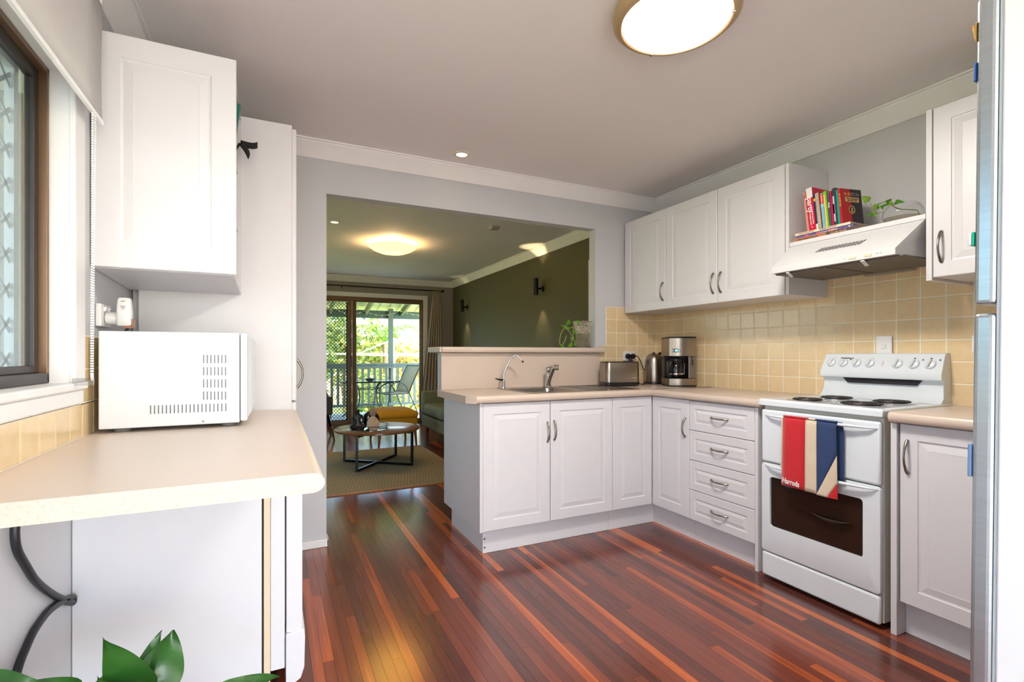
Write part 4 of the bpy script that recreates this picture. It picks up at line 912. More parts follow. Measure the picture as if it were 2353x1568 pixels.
for i, (lb, u0, u1, hh, dd, cc) in enumerate(bk_list):
    ya, yb_ = ysp(u0, 525-i*1.5), ysp(u1, 525-i*1.5); w_ = ya-yb_-.0006
    t = book(lb, 'book', w_, hh, dd, cc, upright(ya, 6.5-.25*i))
    if i == 1:
        band(t, w_, .175, .2285, (232, 226, 222)); spine_text(t, 'party', .040, .138, w_, PW_, yoff=.002, bold=.0006)
        spine_text(t, 'The complete guide', .0105, .072, w_, PW_, yoff=.006); spine_text(t, 'to food and drinks', .0105, .072, w_, PW_, yoff=-.006)
        MB(t.matrix_basis).lathe([(.003, -.0012), (.003, 0)], (0, -w_*.4, .018), 10, 'x').build('publisher_dot', PW_, t)
    if i == 2: band(t, w_, 0, .03, (230, 226, 220)); band(t, w_, .15, .165, (232, 196, 40))
    if i == 3:
        for k in range(20): MB(t.matrix_basis).tube([(-.0025, -.0005, .008+k*.0093), (-.004, -w_/2, .0065+k*.0093), (-.0025, -w_+.0005, .008+k*.0093)], .0040, 6).build('spiral_coil', M('coil_cream', (206, 198, 180), .5), t, smooth=True)
    if i == 4: band(t, w_, .128, .176, (214, 56, 34)); band(t, w_, .108, .1265, (150, 204, 206)); spine_text(t, 'Food Book', .008, .152, w_, PW_)
    if i == 5: MB(t.matrix_basis).box(-.0006, 0, -w_*.45, 0, 0, .17).build('yellow_band', M('band_yellow', (232, 206, 130), .5, var=.1, scale=90), t)
    if i == 6: spine_text(t, 'Meals', .012, .11, w_, PW_)
    if i == 0: spine_text(t, 'low fat', .007, .19, w_, MATS['print_brown'])
    if i == 8: band(t, w_*.5, .02, .15, (196, 190, 196)); band(t, w_*.4, .06, .11, (120, 116, 140), 'spine_image')
# red and black guide with its front cover turned to the room
yaw_b = Matrix.Translation((2.532, ysp(1932.6, 508), zb_)) @ Matrix.Rotation(R(-5), 4, 'X') @ Matrix.Rotation(R(-9), 4, 'Z')
wB = .014
t = book('red and black guide book with gold lettering showing its front cover', 'book', wB, .178, .135, (176, 28, 36), yaw_b)
MB(yaw_b).box(.063, .1352, -wB-.0006, -wB-.0001, .0, .178).build('black_cover_half', M('cover_black', (40, 32, 36), .4), t)
GOLD = M('gold_print', (214, 168, 92), .45, var=.1)
def on_cover(x_, z_): return yaw_b @ frame((x_, -wB-.0008, z_), (1, 0, 0), (0, 0, 1))
text_mesh('title', 'Mr.BO', .024, M('title_orange', (232, 150, 96), .5), on_cover(.046, .150), t, sx=.8); text_mesh('title', 'STON', .024, M('title_grey', (150, 142, 140), .5), on_cover(.094, .150), t, sx=.8)
MB(yaw_b).box(.026, .116, -wB-.0012, -wB-.0007, .112, .136).build('gold_label', M('label_sand', (214, 172, 112), .5), t)
text_mesh('subtitle', 'OFFICIAL BARTENDERS', .0072, MATS['print_black'], on_cover(.071, .128) @ Matrix.Translation((0, 0, .0008)), t); text_mesh('subtitle', 'AND PARTY GUIDE', .0072, MATS['print_black'], on_cover(.071, .119) @ Matrix.Translation((0, 0, .0008)), t)
MB(yaw_b).lathe([(.0165, -wB-.0008), (.021, -wB-.0014), (.021, -wB-.0008)], (.064, 0, .072), 24, 'y').build('emblem_ring', GOLD, t)
MB(yaw_b).lathe([(.016, -wB-.0012), (.016, -wB-.0008)], (.064, 0, .072), 20, 'y').build('emblem_disc', MATS['cover_black'], t)
MB(yaw_b).lathe([(.006, -wB-.0018), (.006, -wB-.0012)], (.064, 0, .076), 12, 'y').add([(.054, -wB-.0016, .060), (.074, -wB-.0016, .060), (.068, -wB-.0016, .069), (.060, -wB-.0016, .069)], [(0, 1, 2, 3)]).build('emblem_portrait', GOLD, t)
spine_text(t, 'Mr BOSTON', .012, .12, wB, GOLD)
# ---- leaves
LEAF = M('leaf_green', (70, 128, 34), .4, var=.18, scale=60, transl=.25); LEAF_V = M('leaf_variegated', (112, 146, 46), .4, var=.45, scale=70, transl=.25); STEM = M('stem_olive', (126, 134, 62), .5)
def leaf(mb, base, tip, width, up=(0, 0, 1), sag=.15, fold=.25, n=8, ripple=0.0, wp=.45):
    base = Vector(base); tip = Vector(tip); d = tip-base; L = d.length; dn = d/L; side = dn.cross(Vector(up)).normalized(); nrm_ = side.cross(dn).normalized()
    def fn(u, v):
        prof = max(.01, math.sin(math.pi*min(1, v**wp*1.0))**.9) if v > 0 else .04
        w = width*prof*(u-.5)
        return base + d*v + side*w + nrm_*(-sag*L*math.sin(math.pi*v)*-1*.6 - abs(w)*-fold) + nrm_*(ripple*math.sin(v*9+u*5)*width*.1) - Vector((0, 0, sag*L*v*v*.6))
    mb.grid(fn, 4, n)
def small_leaf(name, mat, base, tip, width, parent, **k):
    mb = MB(); leaf(mb, base, tip, width, **k); return mb.build(name, mat, parent, smooth=True, ang=180)
bw = thing('glass_bowl', 'round clear glass bowl vase on the hood shelf', 'vase', (2.60, 1.262, bz))
MB().lathe([(.045, .0004), (.066, .008), (.079, .035), (.078, .055), (.066, .078), (.052, .088), (.050, .092)], (2.60, 1.262, bz), 32, cap1=False).build('bowl', pane_mat('bowl_glass', (250, 251, 251), 1.2), bw, smooth=True)
MB().lathe([(.044, .0012), (.065, .009), (.0745, .026), (.001, .026)], (2.60, 1.262, bz), 28, cap1=False).build('water', pane_mat('murky_water', (232, 226, 214), .5), bw, smooth=True)
pv = thing('pothos_cutting', 'green pothos vine trailing out of the glass bowl', 'plant', (2.58, 1.30, bz+.05))
P = lambda u, v, x=2.555: at_x(u, v, x)
v1 = smooth_path([P(2112, 495, 2.63), P(2108, 484, 2.63), P(2090, 482, 2.60), P(2065, 480, 2.58), P(2048, 471), P(2035, 464), P(2018, 470), P(2008, 480), P(2010, 490)])
MB().tube(v1, .0022, 6).build('vine', STEM, pv, smooth=True)
MB().tube(smooth_path([P(2030, 486), P(2015, 491), P(2006, 489), P(2004, 476), P(1999, 466)]), .0016, 6).build('side_stem', STEM, pv, smooth=True)
for (bu, bv, tu, tv, w_) in ((1998, 463, 1979, 450, .034), (2046, 466, 2034, 461, .03), (2055, 467, 2080, 463, .026), (2015, 468, 2012, 482, .026), (2030, 478, 2036, 470, .024), (2012, 478, 2022, 478, .03), (2006, 490, 1990, 500, .030), (2009, 488, 2014, 497, .016), (2036, 469, 2056, 468, .03), (2030, 470, 2029, 482, .024)):
    small_leaf('leaf', LEAF_V if (bu+bv) % 2 else LEAF, P(bu, bv), P(tu, tv, 2.535), w_, pv, up=(-1, 0, .35), sag=.1)

# ---- cut glass vase with pothos on the ledge
vc = Vector((2.163, 3.215, 1.2005)); vz = thing('cut_glass_vase', 'flared cut-glass vase at the end of the breakfast ledge', 'vase', vc)
mb = MB(); prof = [(.054, 0), (.058, .012), (.052, .03), (.052, .07), (.056, .12), (.064, .17), (.076, .203)]
seg = 28; rings_ = []
for j in range(22):
    t_ = j/21; hgt = .205*t_
    for q in range(len(prof)-1):
        if prof[q][1] <= hgt <= prof[q+1][1] + 1e-6:
            f_ = (hgt-prof[q][1])/(prof[q+1][1]-prof[q][1]); r_ = prof[q][0]+(prof[q+1][0]-prof[q][0])*f_
    rings_.append([vc + Vector(((r_ + (.0035 if (i+j) % 2 else -.0015))*math.cos(2*math.pi*(i+.25*j)/seg), (r_ + (.0035 if (i+j) % 2 else -.0015))*math.sin(2*math.pi*(i+.25*j)/seg), hgt)) for i in range(seg)])
mb.rings(rings_, True, False); mb.build('body', M('crystal', (240, 232, 214), .05, .0, var=.05, scale=60, trans=.85), vz)
MB().lathe([(.050, .003), (.046, .03), (.046, .07), (.049, .11), (.001, .11)], vc, 24, cap1=False).build('water', pane_mat('vase_water', (214, 204, 176), 1.0), vz, smooth=True)
mb = MB(); rr_ = random.Random(3)
for i in range(46):
    a = rr_.uniform(0, 6.28); r2 = rr_.uniform(0, .036); mb.sphere(vc + Vector((r2*math.cos(a), r2*math.sin(a), .012+rr_.uniform(0, .085))), .0075, 6, 4)
tag(mb.build('pebbles', M('glass_pebbles', (196, 184, 150), .15, var=.3, scale=90), vz, smooth=True), kind='stuff')
pp = thing('pothos_plant', 'light green pothos vines spilling from the cut-glass vase', 'plant', vc + Vector((-.05, 0, .1)))
Q = lambda u, v, y=3.17: at_y(u, v, y)
PST = M('pothos_stem', (150, 168, 52), .5); PLF = M('pothos_leaf', (96, 158, 24), .4, var=.2, scale=50, transl=.3)
for path in (((1334, 742), (1324, 740), (1318, 752), (1317, 775), (1322, 786), (1328, 786)), ((1318, 752), (1306, 756), (1310, 765), (1316, 776)), ((1300, 752), (1294, 758), (1288, 770), (1286, 790), (1292, 793), (1298, 784), (1301, 774)), ((1316, 776), (1314, 785), (1314, 797)), ((1304, 744), (1300, 752), (1306, 756))):
    MB().tube(smooth_path([Q(*p_) for p_ in path]), .0022, 6).build('vine', PST, pp, smooth=True)
for (bu, bv, tu, tv, w_) in ((1304, 745, 1308, 733, .034), (1300, 752, 1306, 760, .036), (1325, 742, 1332, 738, .03), (1300, 773, 1303, 770, .018), (1314, 777, 1312, 783, .03), (1320, 760, 1325, 772, .026), (1314, 792, 1304, 797, .034), (1296, 796, 1288, 797, .024), (1298, 752, 1290, 748, .022), (1318, 790, 1324, 794, .026)):
    small_leaf('leaf', PLF, Q(bu, bv), Q(tu, tv, 3.155), w_, pp, up=(0, -1, .35), sag=.1)
# ================================================================== fridge
fr_ = thing('fridge', 'tall two-door fridge with steel doors, seen edge-on at the right of the view', 'fridge', (1.5, .1, 0))
LEAN = Matrix.Translation((0, .46, 0)) @ Matrix.Rotation(R(.55), 4, 'X') @ Matrix.Translation((0, -.46, 0))
FW = M('fridge_side', (240, 243, 244), .4, var=.006); FS = M('fridge_steel', (176, 184, 188), .3, .85, var=.06, scale=8, stretch=(1, 1, 30))
MB(LEAN).box(1.152, 1.85, -.24, .4225, .03, 1.80).build('body', FW, fr_, bevel=.003)
MB(LEAN).box(1.155, 1.848, .4228, .4275, .06, 1.79).build('door_gasket', M('gasket_grey', (190, 200, 206), .6), fr_)
MB(LEAN).box(1.150, 1.85, .4278, .459, .045, 1.224).build('fridge_door', FS, fr_, bevel=.008, seg=3)
MB(LEAN).box(1.150, 1.85, .4278, .459, 1.240, 1.796).build('freezer_door', FS, fr_, bevel=.008, seg=3)
MB(LEAN).lathe([(.010, 1.7965), (.010, 1.812), (.006, 1.814)], (1.18, .444, 0), 14).build('hinge_cap', M('hinge_grey', (120, 124, 126), .4, .5), fr_, smooth=True)
for xx in (1.2, 1.8):
    for yv in (-.2, .38): MB().lathe([(.018, 0), (.018, .034)], (xx, yv, 0), 10).build('foot', BLACK, fr_)
def mag(name, label, cat_, z0, z1, d, mat, w=.03, second=None):
    yf = .4595 - (0.0096*( (z0+z1)/2 - 0)) 
    t = thing(name, label, cat_, (1.17, yf, z0)); MB(LEAN).box(1.152, 1.152+w, .4594, .4594+d, z0, z1).build('front', mat, t, bevel=.002)
    if second: MB(LEAN).box(1.152, 1.152+w, .4594, .4594+d*.45, z0-.0005, z1+.0005).build('backing', second, t)
    return t
t = thing('magnet_clip', 'white magnetic clip with a green back on the freezer door', 'magnet', (1.17, .46, 1.35))
MB(LEAN).box(1.152, 1.185, .4594, .4630, 1.349, 1.374).build('backing', M('magnet_green', (0, 178, 136), .4), t, bevel=.001)
MB(LEAN).box(1.152, 1.185, .4632, .4695, 1.350, 1.373).build('front', W_PLAS, t, bevel=.002)
mag('fridge_magnet', 'blue flat magnet high on the freezer door', 'magnet', 1.648, 1.683, .004, M('magnet_blue', (20, 76, 140), .4))
mag('fridge_note', 'blue paper note hanging on the fridge door', 'note', .925, .985, .006, M('note_blue', (110, 140, 178), .6))
t = thing('magnet_hook', 'small golden hook magnet near the top of the freezer door', 'magnet', (1.17, .46, 1.73))
MB(LEAN).tube([(1.156, .4620, 1.726), (1.156, .4640, 1.745), (1.156, .4660, 1.752), (1.156, .4690, 1.751)], [.0016, .0024, .002, .002], 8).build('hook', M('hook_gold', (206, 168, 98), .35, .6), t, smooth=True)
MB(LEAN).box(1.152, 1.162, .4594, .4612, 1.72, 1.755).build('plate', MATS['hook_gold'], t)
# ================================================================== lamps of the kitchen
kl = thing('ceiling_light', 'round kitchen ceiling light with frosted glass in a bronze rim', 'ceiling light', (1.297, 1.338, ZC))
kc_ = (1.297, 1.338, ZC)
MB().lathe([(.20, 0), (.216, -.012), (.221, -.030), (.219, -.048), (.205, -.060), (.192, -.064), (.190, -.055), (.190, -.02), (.001, -.018)], kc_, 64, cap1=False).build('rim', M('bronze_rim', (196, 168, 128), .4, .35, var=.05), kl, smooth=True, ang=50)
MB().lathe([(.1895, -.058), (.18, -.068), (.15, -.079), (.10, -.087), (.05, -.091), (.001, -.092)], kc_, 48, cap0=False).build('glass_shade', M('lit_opal_glass', (255, 246, 224), .25, var=.02, emis=(255, 240, 208), estr=1.15), kl, smooth=True)
for a in (75, 195, 315):
    MB().obox((kc_[0]+.191*math.cos(R(a)), kc_[1]+.191*math.sin(R(a)), ZC-.066), .006, .004, .003, Matrix.Rotation(R(a), 3, 'Z')).build('clip', CHROME, kl, bevel=.001)
l = bpy.data.lights.new('bulb', 'AREA'); l.shape = 'DISK'; l.size = .36; l.energy = 25; l.color = (1, .94, .87)
o = bpy.data.objects.new('bulb', l); COL.objects.link(o); o.location = (kc_[0], kc_[1], ZC-.097); attach(o, kl)
def downlight(label, x, y, power=6):
    t = thing('downlight', label, 'downlight', (x, y, ZC), group='recessed downlights')
    MB().lathe([(.045, -.0005), (.046, -.005), (.036, -.007), (.034, -.004)], (x, y, ZC), 28, cap0=False, cap1=False).build('trim_ring', M('downlight_ring', (206, 196, 184), .3, .4), t, smooth=True)
    MB().lathe([(.0345, -.004), (.025, -.0022), (.001, -.0018)], (x, y, ZC), 24, cap0=False).build('lamp_face', M('lit_downlight', (255, 240, 210), .3, emis=(255, 224, 170), estr=6), t, smooth=True)
    l = bpy.data.lights.new('downlight_beam', 'SPOT'); l.energy = power; l.spot_size = R(80); l.spot_blend = .8; l.color = (1, .82, .58); l.shadow_soft_size = .03
    o = bpy.data.objects.new('downlight_beam', l); COL.objects.link(o); o.location = (x, y, ZC-.02); attach(o, t)
downlight('small round downlight in the kitchen ceiling before the opening', 1.06, 2.914)
downlight('small round downlight in the living room ceiling beyond the opening', .524, 4.928)
# ================================================================== roller blind
rb = thing('roller_blind', 'white roller blind half lowered over the kitchen window', 'blind', (-.47, 1.3, 1.86))
BL = M('blind_fabric', (232, 229, 226), .8, var=.015, transl=.35)
mb = MB(); mb.grid(lambda u, v: (-.4725 + .0015*math.sin(v*5+u*2), .48+1.432*u, 2.215-.35*v), 10, 6); mb.build('fabric', BL, rb, smooth=True, solid=.001)
MB().tube([(-.490, .48, 2.2155), (-.490, 1.912, 2.2155)], .0185, 16).build('roll', BL, rb, smooth=True, ang=40)
MB().prism([(-.4765, 1.852), (-.4675, 1.852), (-.4665, 1.858), (-.4675, 1.8645), (-.4765, 1.8645)], 'y', .481, 1.911).build('bottom_rail', M('rail_white', (248, 248, 248), .3), rb)
MB().box(-.508, -.472, 1.9125, 1.918, 2.193, 2.238).build('bracket', W_PLAS, rb, bevel=.002)
mb = MB()
for k_ in range(104):
    z = 1.095 + k_*.0072
    mb.sphere((-.462, 1.775+.0001*k_, z), .0029, 6, 4); mb.sphere((-.462, 1.787+.00022*k_, z), .0029, 6, 4)
tag(mb.build('bead_chain', M('chain_white', (240, 238, 236), .4), rb, smooth=True), kind='stuff')
MB().tube([(-.462, 1.775, 1.095), (-.462, 1.776, 1.082), (-.462, 1.782, 1.076), (-.462, 1.789, 1.082), (-.462, 1.788, 1.095)], .002, 6).build('chain_loop', W_PLAS, rb, smooth=True)
MB().box(-.506, -.458, 1.777, 1.787, 1.062, 1.083).build('chain_safety_clip', pane_mat('clear_plastic', (236, 236, 236), 2), rb, bevel=.002)
# ================================================================== peace lily in the foreground
pl = thing('peace_lily', 'leafy green peace lily in a pot under the left worktop', 'plant', (-.28, 1.32, 0))
LLF = M('lily_leaf', (46, 96, 36), .32, var=.22, scale=14, coat=.2, stretch=(1, 1, 1), transl=.15)
MB().lathe([(.085, .001), (.09, .01), (.115, .19), (.122, .20), (.122, .215), (.108, .215), (.105, .19), (.001, .185)], (-.28, 1.32, 0), 32).build('pot', M('pot_grey', (92, 92, 94), .6), pl, smooth=True, ang=35)
pc = Vector((-.28, 1.32, .19))
def lily(pts_base, pts_tip, width, up, ybase=1.33, ytip=1.33, sag=.12, stem=True, ripple=.6, wp=.55):
    b_, t_ = at_y(*pts_base, ybase), at_y(*pts_tip, ytip)
    lf = small_leaf('leaf', LLF, b_, t_, width, pl, up=up, sag=sag, n=14, ripple=ripple, wp=wp, fold=.35)
    if stem: MB().tube(smooth_path([pc + Vector((0, 0, .0)), (pc+b_)/2 + Vector((.0, 0, .02)), b_]), .004, 6).build('leaf_stalk', M('lily_stalk', (84, 128, 52), .4), lf, smooth=True)
lily((325, 1600), (237, 1460), .085, (.15, -1, .25), 1.36, 1.28, sag=.05)
lily((318, 1590), (372, 1444), .05, (-.4, -1, .1), 1.36, 1.40, sag=.06)
lily((330, 1640), (398, 1446), .095, (.45, -1, .2), 1.34, 1.42, sag=.02, wp=.9)
lily((275, 1640), (225, 1545), .07, (.2, -1, .3), 1.34, 1.26, sag=.1)
lily((250, 1600), (272, 1528), .07, (0, -1, .5), 1.38, 1.42, sag=.1)
lily((460, 1640), (644, 1538), .06, (0, -.5, 1), 1.36, 1.44, sag=.18)
lily((150, 1660), (-40, 1552), .10, (0, -.7, 1), 1.34, 1.26, sag=.25)
lily((-60, 1620), (112, 1556), .09, (0, -.8, .7), 1.30, 1.28, sag=.2)
lily((380, 1680), (330, 1600), .08, (0, -1, .6), 1.24, 1.16, sag=.1)
# ================================================================== living room
WALNUT = M('walnut', (122, 78, 48), .3, var=.14, scale=10, stretch=(1, 12, 1), coat=.3)
LEGW = M('leg_wood', (124, 66, 34), .35, var=.12, scale=12)
# ---- ceiling light
ll = thing('ceiling_light', 'amber glass dish ceiling light in the living room', 'ceiling light', (1.21, 5.58, ZC)); lc = (1.21, 5.58, ZC)
MB().lathe([(.10, -.0005), (.10, -.02)], lc, 28).build('ceiling_plate', CHROME, ll, smooth=True)
MB().lathe([(.255, -.045), (.262, -.04), (.258, -.052), (.21, -.085), (.14, -.112), (.06, -.126), (.001, -.128)], lc, 48, cap0=False).build('glass_shade', M('lit_amber_glass', (250, 200, 90), .2, var=.1, scale=7, emis=(255, 192, 74), estr=6.0), ll, smooth=True, ang=60)
for a in (100, 220, 340): MB().lathe([(.009, 0), (.011, .012), (.006, .016)], (lc[0]+.248*math.cos(R(a)), lc[1]+.248*math.sin(R(a)), ZC-.058), 12).build('clip_knob', M('dark_brass', (92, 72, 40), .3, .8), ll, smooth=True)
l = bpy.data.lights.new('bulb', 'POINT'); l.energy = 26; l.color = (1, .78, .48); l.shadow_soft_size = .08
o = bpy.data.objects.new('bulb', l); COL.objects.link(o); o.location = (lc[0], lc[1], ZC-.03); attach(o, ll)
# ---- smoke alarm
sd = thing('smoke_alarm', 'small square smoke alarm on the living room ceiling', 'smoke alarm', (1.951, 4.433, ZC))
MB().box(1.905, 1.997, 4.387, 4.479, ZC-.006, ZC-.0005).build('base', W_PLAS, sd, bevel=.002); MB().box(1.91, 1.992, 4.392, 4.474, ZC-.028, ZC-.0065).build('housing', M('alarm_grey', (176, 168, 152), .5), sd, bevel=.006)
# ---- wall lights
def wall_light(label, y, up=5.0):
    t = thing('wall_light', label, 'wall light', (XR, y, 1.835), group='up and down wall lights')
    xc = XR-.095
    MB().lathe([(.036, 0), (.036, -.012), (.030, -.016)], (XR-.0005, y, 1.915), 24, 'x').build('wall_plate', BLKMETAL, t, smooth=True, ang=40)
    MB().tube([(XR-.017, y, 1.915), (xc+.03, y, 1.915)], .012, 12).build('arm', BLKMETAL, t, smooth=True)
    MB().lathe([(.026, 1.838), (.031, 1.836), (.031, 2.034), (.026, 2.032), (.026, 2.012), (.001, 2.010)], (xc, y, 0), 24, cap0=False).build('tube', BLKMETAL, t, smooth=True, ang=40)
    MB().lathe([(.0258, 1.843), (.001, 1.845)], (xc, y, 0), 20, cap0=False).build('lower_lens', M('lit_lens', (255, 236, 200), .3, emis=(255, 222, 160), estr=4), t, smooth=True)
    for nm, z, rx in (('lower_beam', 1.834, 0), ('upper_beam', 2.036, 180)):
        l = bpy.data.lights.new(nm, 'SPOT'); l.energy = up if rx else 9.0; l.spot_size = R(62); l.spot_blend = .6; l.color = (1, .76, .42); l.shadow_soft_size = .012
        o = bpy.data.objects.new(nm, l); COL.objects.link(o); o.location = (xc, y, z); o.rotation_euler = (R(rx), 0, 0); attach(o, t)
wall_light('black tube wall light nearer the kitchen on the olive wall', 5.05)
wall_light('black tube wall light nearer the curtain on the olive wall', 7.55, .6)
# ---- curtain and rod
rd = thing('curtain_rod', 'thin black curtain rod above the sliding door', 'curtain rod', (1.2, YF-.08, 2.2))
MB().tube([(-.7, YF-.085, 2.232), (2.60, YF-.085, 2.232)], .010, 10).build('rod', BLKMETAL, rd, smooth=True)
MB().lathe([(.010, 0), (.024, .012), (.03, .03), (.012, .05)], (2.60, YF-.085, 2.232), 16, 'x').build('finial', BLKMETAL, rd, smooth=True)
for x in (-.3, .975, 2.5): MB().tube([(x, YF-.001, 2.20), (x, YF-.085, 2.205), (x, YF-.085, 2.220)], .007, 8).build('bracket', BLKMETAL, rd, smooth=True)
cu = thing('curtain', 'long grey-beige curtain gathered beside the sliding door', 'curtain', (2.45, YF-.09, 0))
CUR = M('curtain_fabric', (178, 164, 146), .9, var=.04, scale=40, transl=.12)
mb = MB()
def cf(u, v):
    z = 2.218 - 2.19*v; spread = .07 + .13*min(1, v*1.3); xc_ = 2.505 - .07*min(1, v*1.2)
    w = math.sin(u*2*math.pi*6.5)
    return (xc_ + (u-.5)*2*spread + .006*math.cos(u*40), YF-.135 + .030*w*(.5+.5*v), z)
mb.grid(cf, 90, 14); mb.build('drape', CUR, cu, smooth=True, ang=180, solid=.002)
# ---- rug
def rug_mat():
    m = bpy.data.materials.new('diamond_weave'); m.use_nodes = True; nt = m.node_tree; p = nt.nodes['Principled BSDF']; N = nt.nodes.new; L = nt.links.new
    ge = N('ShaderNodeNewGeometry'); sp = N('ShaderNodeSeparateXYZ'); L(ge.outputs['Position'], sp.inputs[0])
    def math_(op, a, b=None, c=None):
        n = N('ShaderNodeMath'); n.operation = op
        for i, v in enumerate((a, b, c)):
            if v is None: continue
            if isinstance(v, (int, float)): n.inputs[i].default_value = v
            else: L(v, n.inputs[i])
        return n.outputs[0]
    fx_ = math_('ABSOLUTE', math_('SUBTRACT', math_('FRACT', math_('MULTIPLY', sp.outputs[0], 1/.115)), .5))
    fy_ = math_('ABSOLUTE', math_('SUBTRACT', math_('FRACT', math_('MULTIPLY', sp.outputs[1], 1/.115)), .5))
    dd = math_('ADD', fx_, fy_); st_ = math_('FRACT', math_('MULTIPLY', dd, 4.0)); gt = math_('GREATER_THAN', st_, .52)
    nz = N('ShaderNodeTexNoise'); nz.inputs['Scale'].default_value = 180; L(ge.outputs['Position'], nz.inputs['Vector'])
    mx = N('ShaderNodeMix'); mx.data_type = 'RGBA'; mx.inputs['A'].default_value = lin((92, 94, 80)); mx.inputs['B'].default_value = lin((214, 188, 142)); L(gt, mx.inputs['Factor'])
    m2 = N('ShaderNodeMix'); m2.data_type = 'RGBA'; m2.blend_type = 'MULTIPLY'; m2.inputs['Factor'].default_value = .35; L(mx.outputs['Result'], m2.inputs['A']); L(nz.outputs['Color'], m2.inputs['B']); L(m2.outputs['Result'], p.inputs['Base Color'])
    p.inputs['Roughness'].default_value = .95
    b = N('ShaderNodeBump'); b.inputs['Strength'].default_value = .3; b.inputs['Distance'].default_value = .003; L(nz.outputs['Fac'], b.inputs['Height']); L(b.outputs[0], p.inputs['Normal'])
    return m
rg = thing('rug', 'flat woven rug with dark and straw diamond pattern', 'rug', (.4, 5.17, 0))
MB().box(-.90, 1.655, 4.255, 6.075, .0005, .010).build('weave', rug_mat(), rg)
BIND = M('rug_binding', (176, 132, 96), .9)
MB().box(-.915, 1.67, 4.236, 4.2545, .0005, .011).box(-.915, 1.67, 6.0755, 6.09, .0005, .011).box(1.6555, 1.67, 4.2545, 6.0755, .0005, .011).box(-.915, -.9005, 4.2545, 6.0755, .0005, .011).build('binding', BIND, rg)
# ---- coffee table
ct = thing('coffee_table', 'round walnut coffee table on a crossed black metal base', 'coffee table', (.985, 5.265, .011)); cc = Vector((.985, 5.265, 0)); tz = .385
MB().lathe([(.425, tz-.020), (.430, tz-.016), (.430, tz-.002), (.427, tz)], cc, 72).build('table_top', WALNUT, ct, smooth=True, ang=40)
LG = [Vector((.730, 4.962, 0)), Vector((1.282, 5.005, 0)), Vector((.682, 5.500, 0)), Vector((1.240, 5.565, 0))]
for p_ in LG: MB().box(p_.x-.0125, p_.x+.0125, p_.y-.0125, p_.y+.0125, .0115, tz-.0205).build('leg', BLKMETAL, ct)
for a, b in ((0, 3), (1, 2)):
    for z, nm in ((.024, 'floor_bar'), (tz-.0335, 'top_bar')):
        d = LG[b]-LG[a]; ang_ = math.atan2(d.y, d.x); mid = (LG[a]+LG[b])/2 + Vector((0, 0, z + (.0006 if a else 0)))
        MB().obox(mid, d.length/2-.012, .0125, .0125 if z < .1 else .012, Matrix.Rotation(ang_, 3, 'Z')).build(nm, BLKMETAL, ct)
# ---- tray and ornaments
trc = Vector((.895, 5.20, tz+.0006)); tr = thing('tray', 'round black wire-rimmed tray on the coffee table', 'tray', trc)
MB().lathe([(.190, 0), (.190, .004), (.001, .004)], trc, 48, cap1=False).build('tray_base', M('tray_mirror', (150, 160, 168), .12, .8), tr, smooth=True, ang=40)
ring = [trc + Vector((.190*math.cos(2*math.pi*i/48), .190*math.sin(2*math.pi*i/48), .042)) for i in range(49)]
MB().tube(ring, .003, 6).build('rim_wire', BLKMETAL, tr, smooth=True)
for i in range(6):
    a = 2*math.pi*i/6+.3; MB().tube([trc + Vector((.190*math.cos(a), .190*math.sin(a), .003)), trc + Vector((.190*math.cos(a), .190*math.sin(a), .042))], .0028, 6).build('rim_post', BLKMETAL, tr, smooth=True)
z0 = tz + .0052
pa = thing('pineapple_ornament', 'whitewashed pineapple ornament on the tray', 'ornament', (.90, 5.075, z0)); pcn = Vector((.905, 5.085, z0))
PINE = M('whitewashed_resin', (206, 178, 150), .6, var=.12, scale=60); rings_ = []
for j in range(15):
    t_ = j/14; r_ = .060*math.sin(math.pi*(.16+.80*t_))**.75
    rings_.append([pcn + Vector((r_*(1+(.06 if (i+j) % 2 else -.03))*math.cos(2*math.pi*i/20), r_*(1+(.06 if (i+j) % 2 else -.03))*math.sin(2*math.pi*i/20), .140*t_)) for i in range(20)])
MB().rings(rings_).build('fruit', PINE, pa)
for j in range(3):
    for i in range(6):
        a = 2*math.pi*(i+.5*j)/6; b_ = pcn + Vector((.012*math.cos(a), .012*math.sin(a), .134+.014*j)); e_ = b_ + Vector(((.042-.012*j)*math.cos(a), (.042-.012*j)*math.sin(a), .036+.022*j))
        small_leaf('crown_leaf', M('crown_resin', (178, 150, 124), .6, var=.1), b_, e_, .026, pa, up=(math.cos(a), math.sin(a), 1), sag=.0, n=4)
bv_c = Vector((.915, 5.255, z0)); bv = thing('round_vase', 'glossy black disc-shaped vase behind the pineapple', 'vase', bv_c)
mb = MB(); mb.lathe([(.012, -.030), (.064, -.026), (.083, -.012), (.086, 0), (.083, .012), (.064, .026), (.012, .030)], bv_c + Vector((0, 0, .0865)), 36, 'y'); mb.build('body', M('black_gloss', (10, 10, 12), .06, coat=.6), bv, smooth=True)
MB().lathe([(.016, .165), (.013, .178), (.018, .188), (.014, .188)], bv_c, 16).build('neck', MATS['black_gloss'], bv, smooth=True)
fg_c = Vector((.775, 5.205, z0)); fg = thing('figurine', 'dark bronze seated figurine at the left of the tray', 'figurine', fg_c); FIG = M('dark_bronze_figure', (34, 26, 22), .4, .3, var=.2, scale=40)
sk_me = bpy.data.meshes.new('body'); V_ = [(0, 0, .03), (0, .004, .075), (0, .004, .112), (0, .002, .128), (0, -.002, .150), (0, -.002, .168), (.034, .004, .106), (.044, -.008, .074), (.036, -.03, .056), (-.034, .004, .106), (-.044, -.008, .074), (-.036, -.03, .056), (.03, -.008, .026), (.062, -.03, .022), (.02, -.05, .016), (-.03, -.008, .026), (-.062, -.03, .022), (-.02, -.05, .016)]
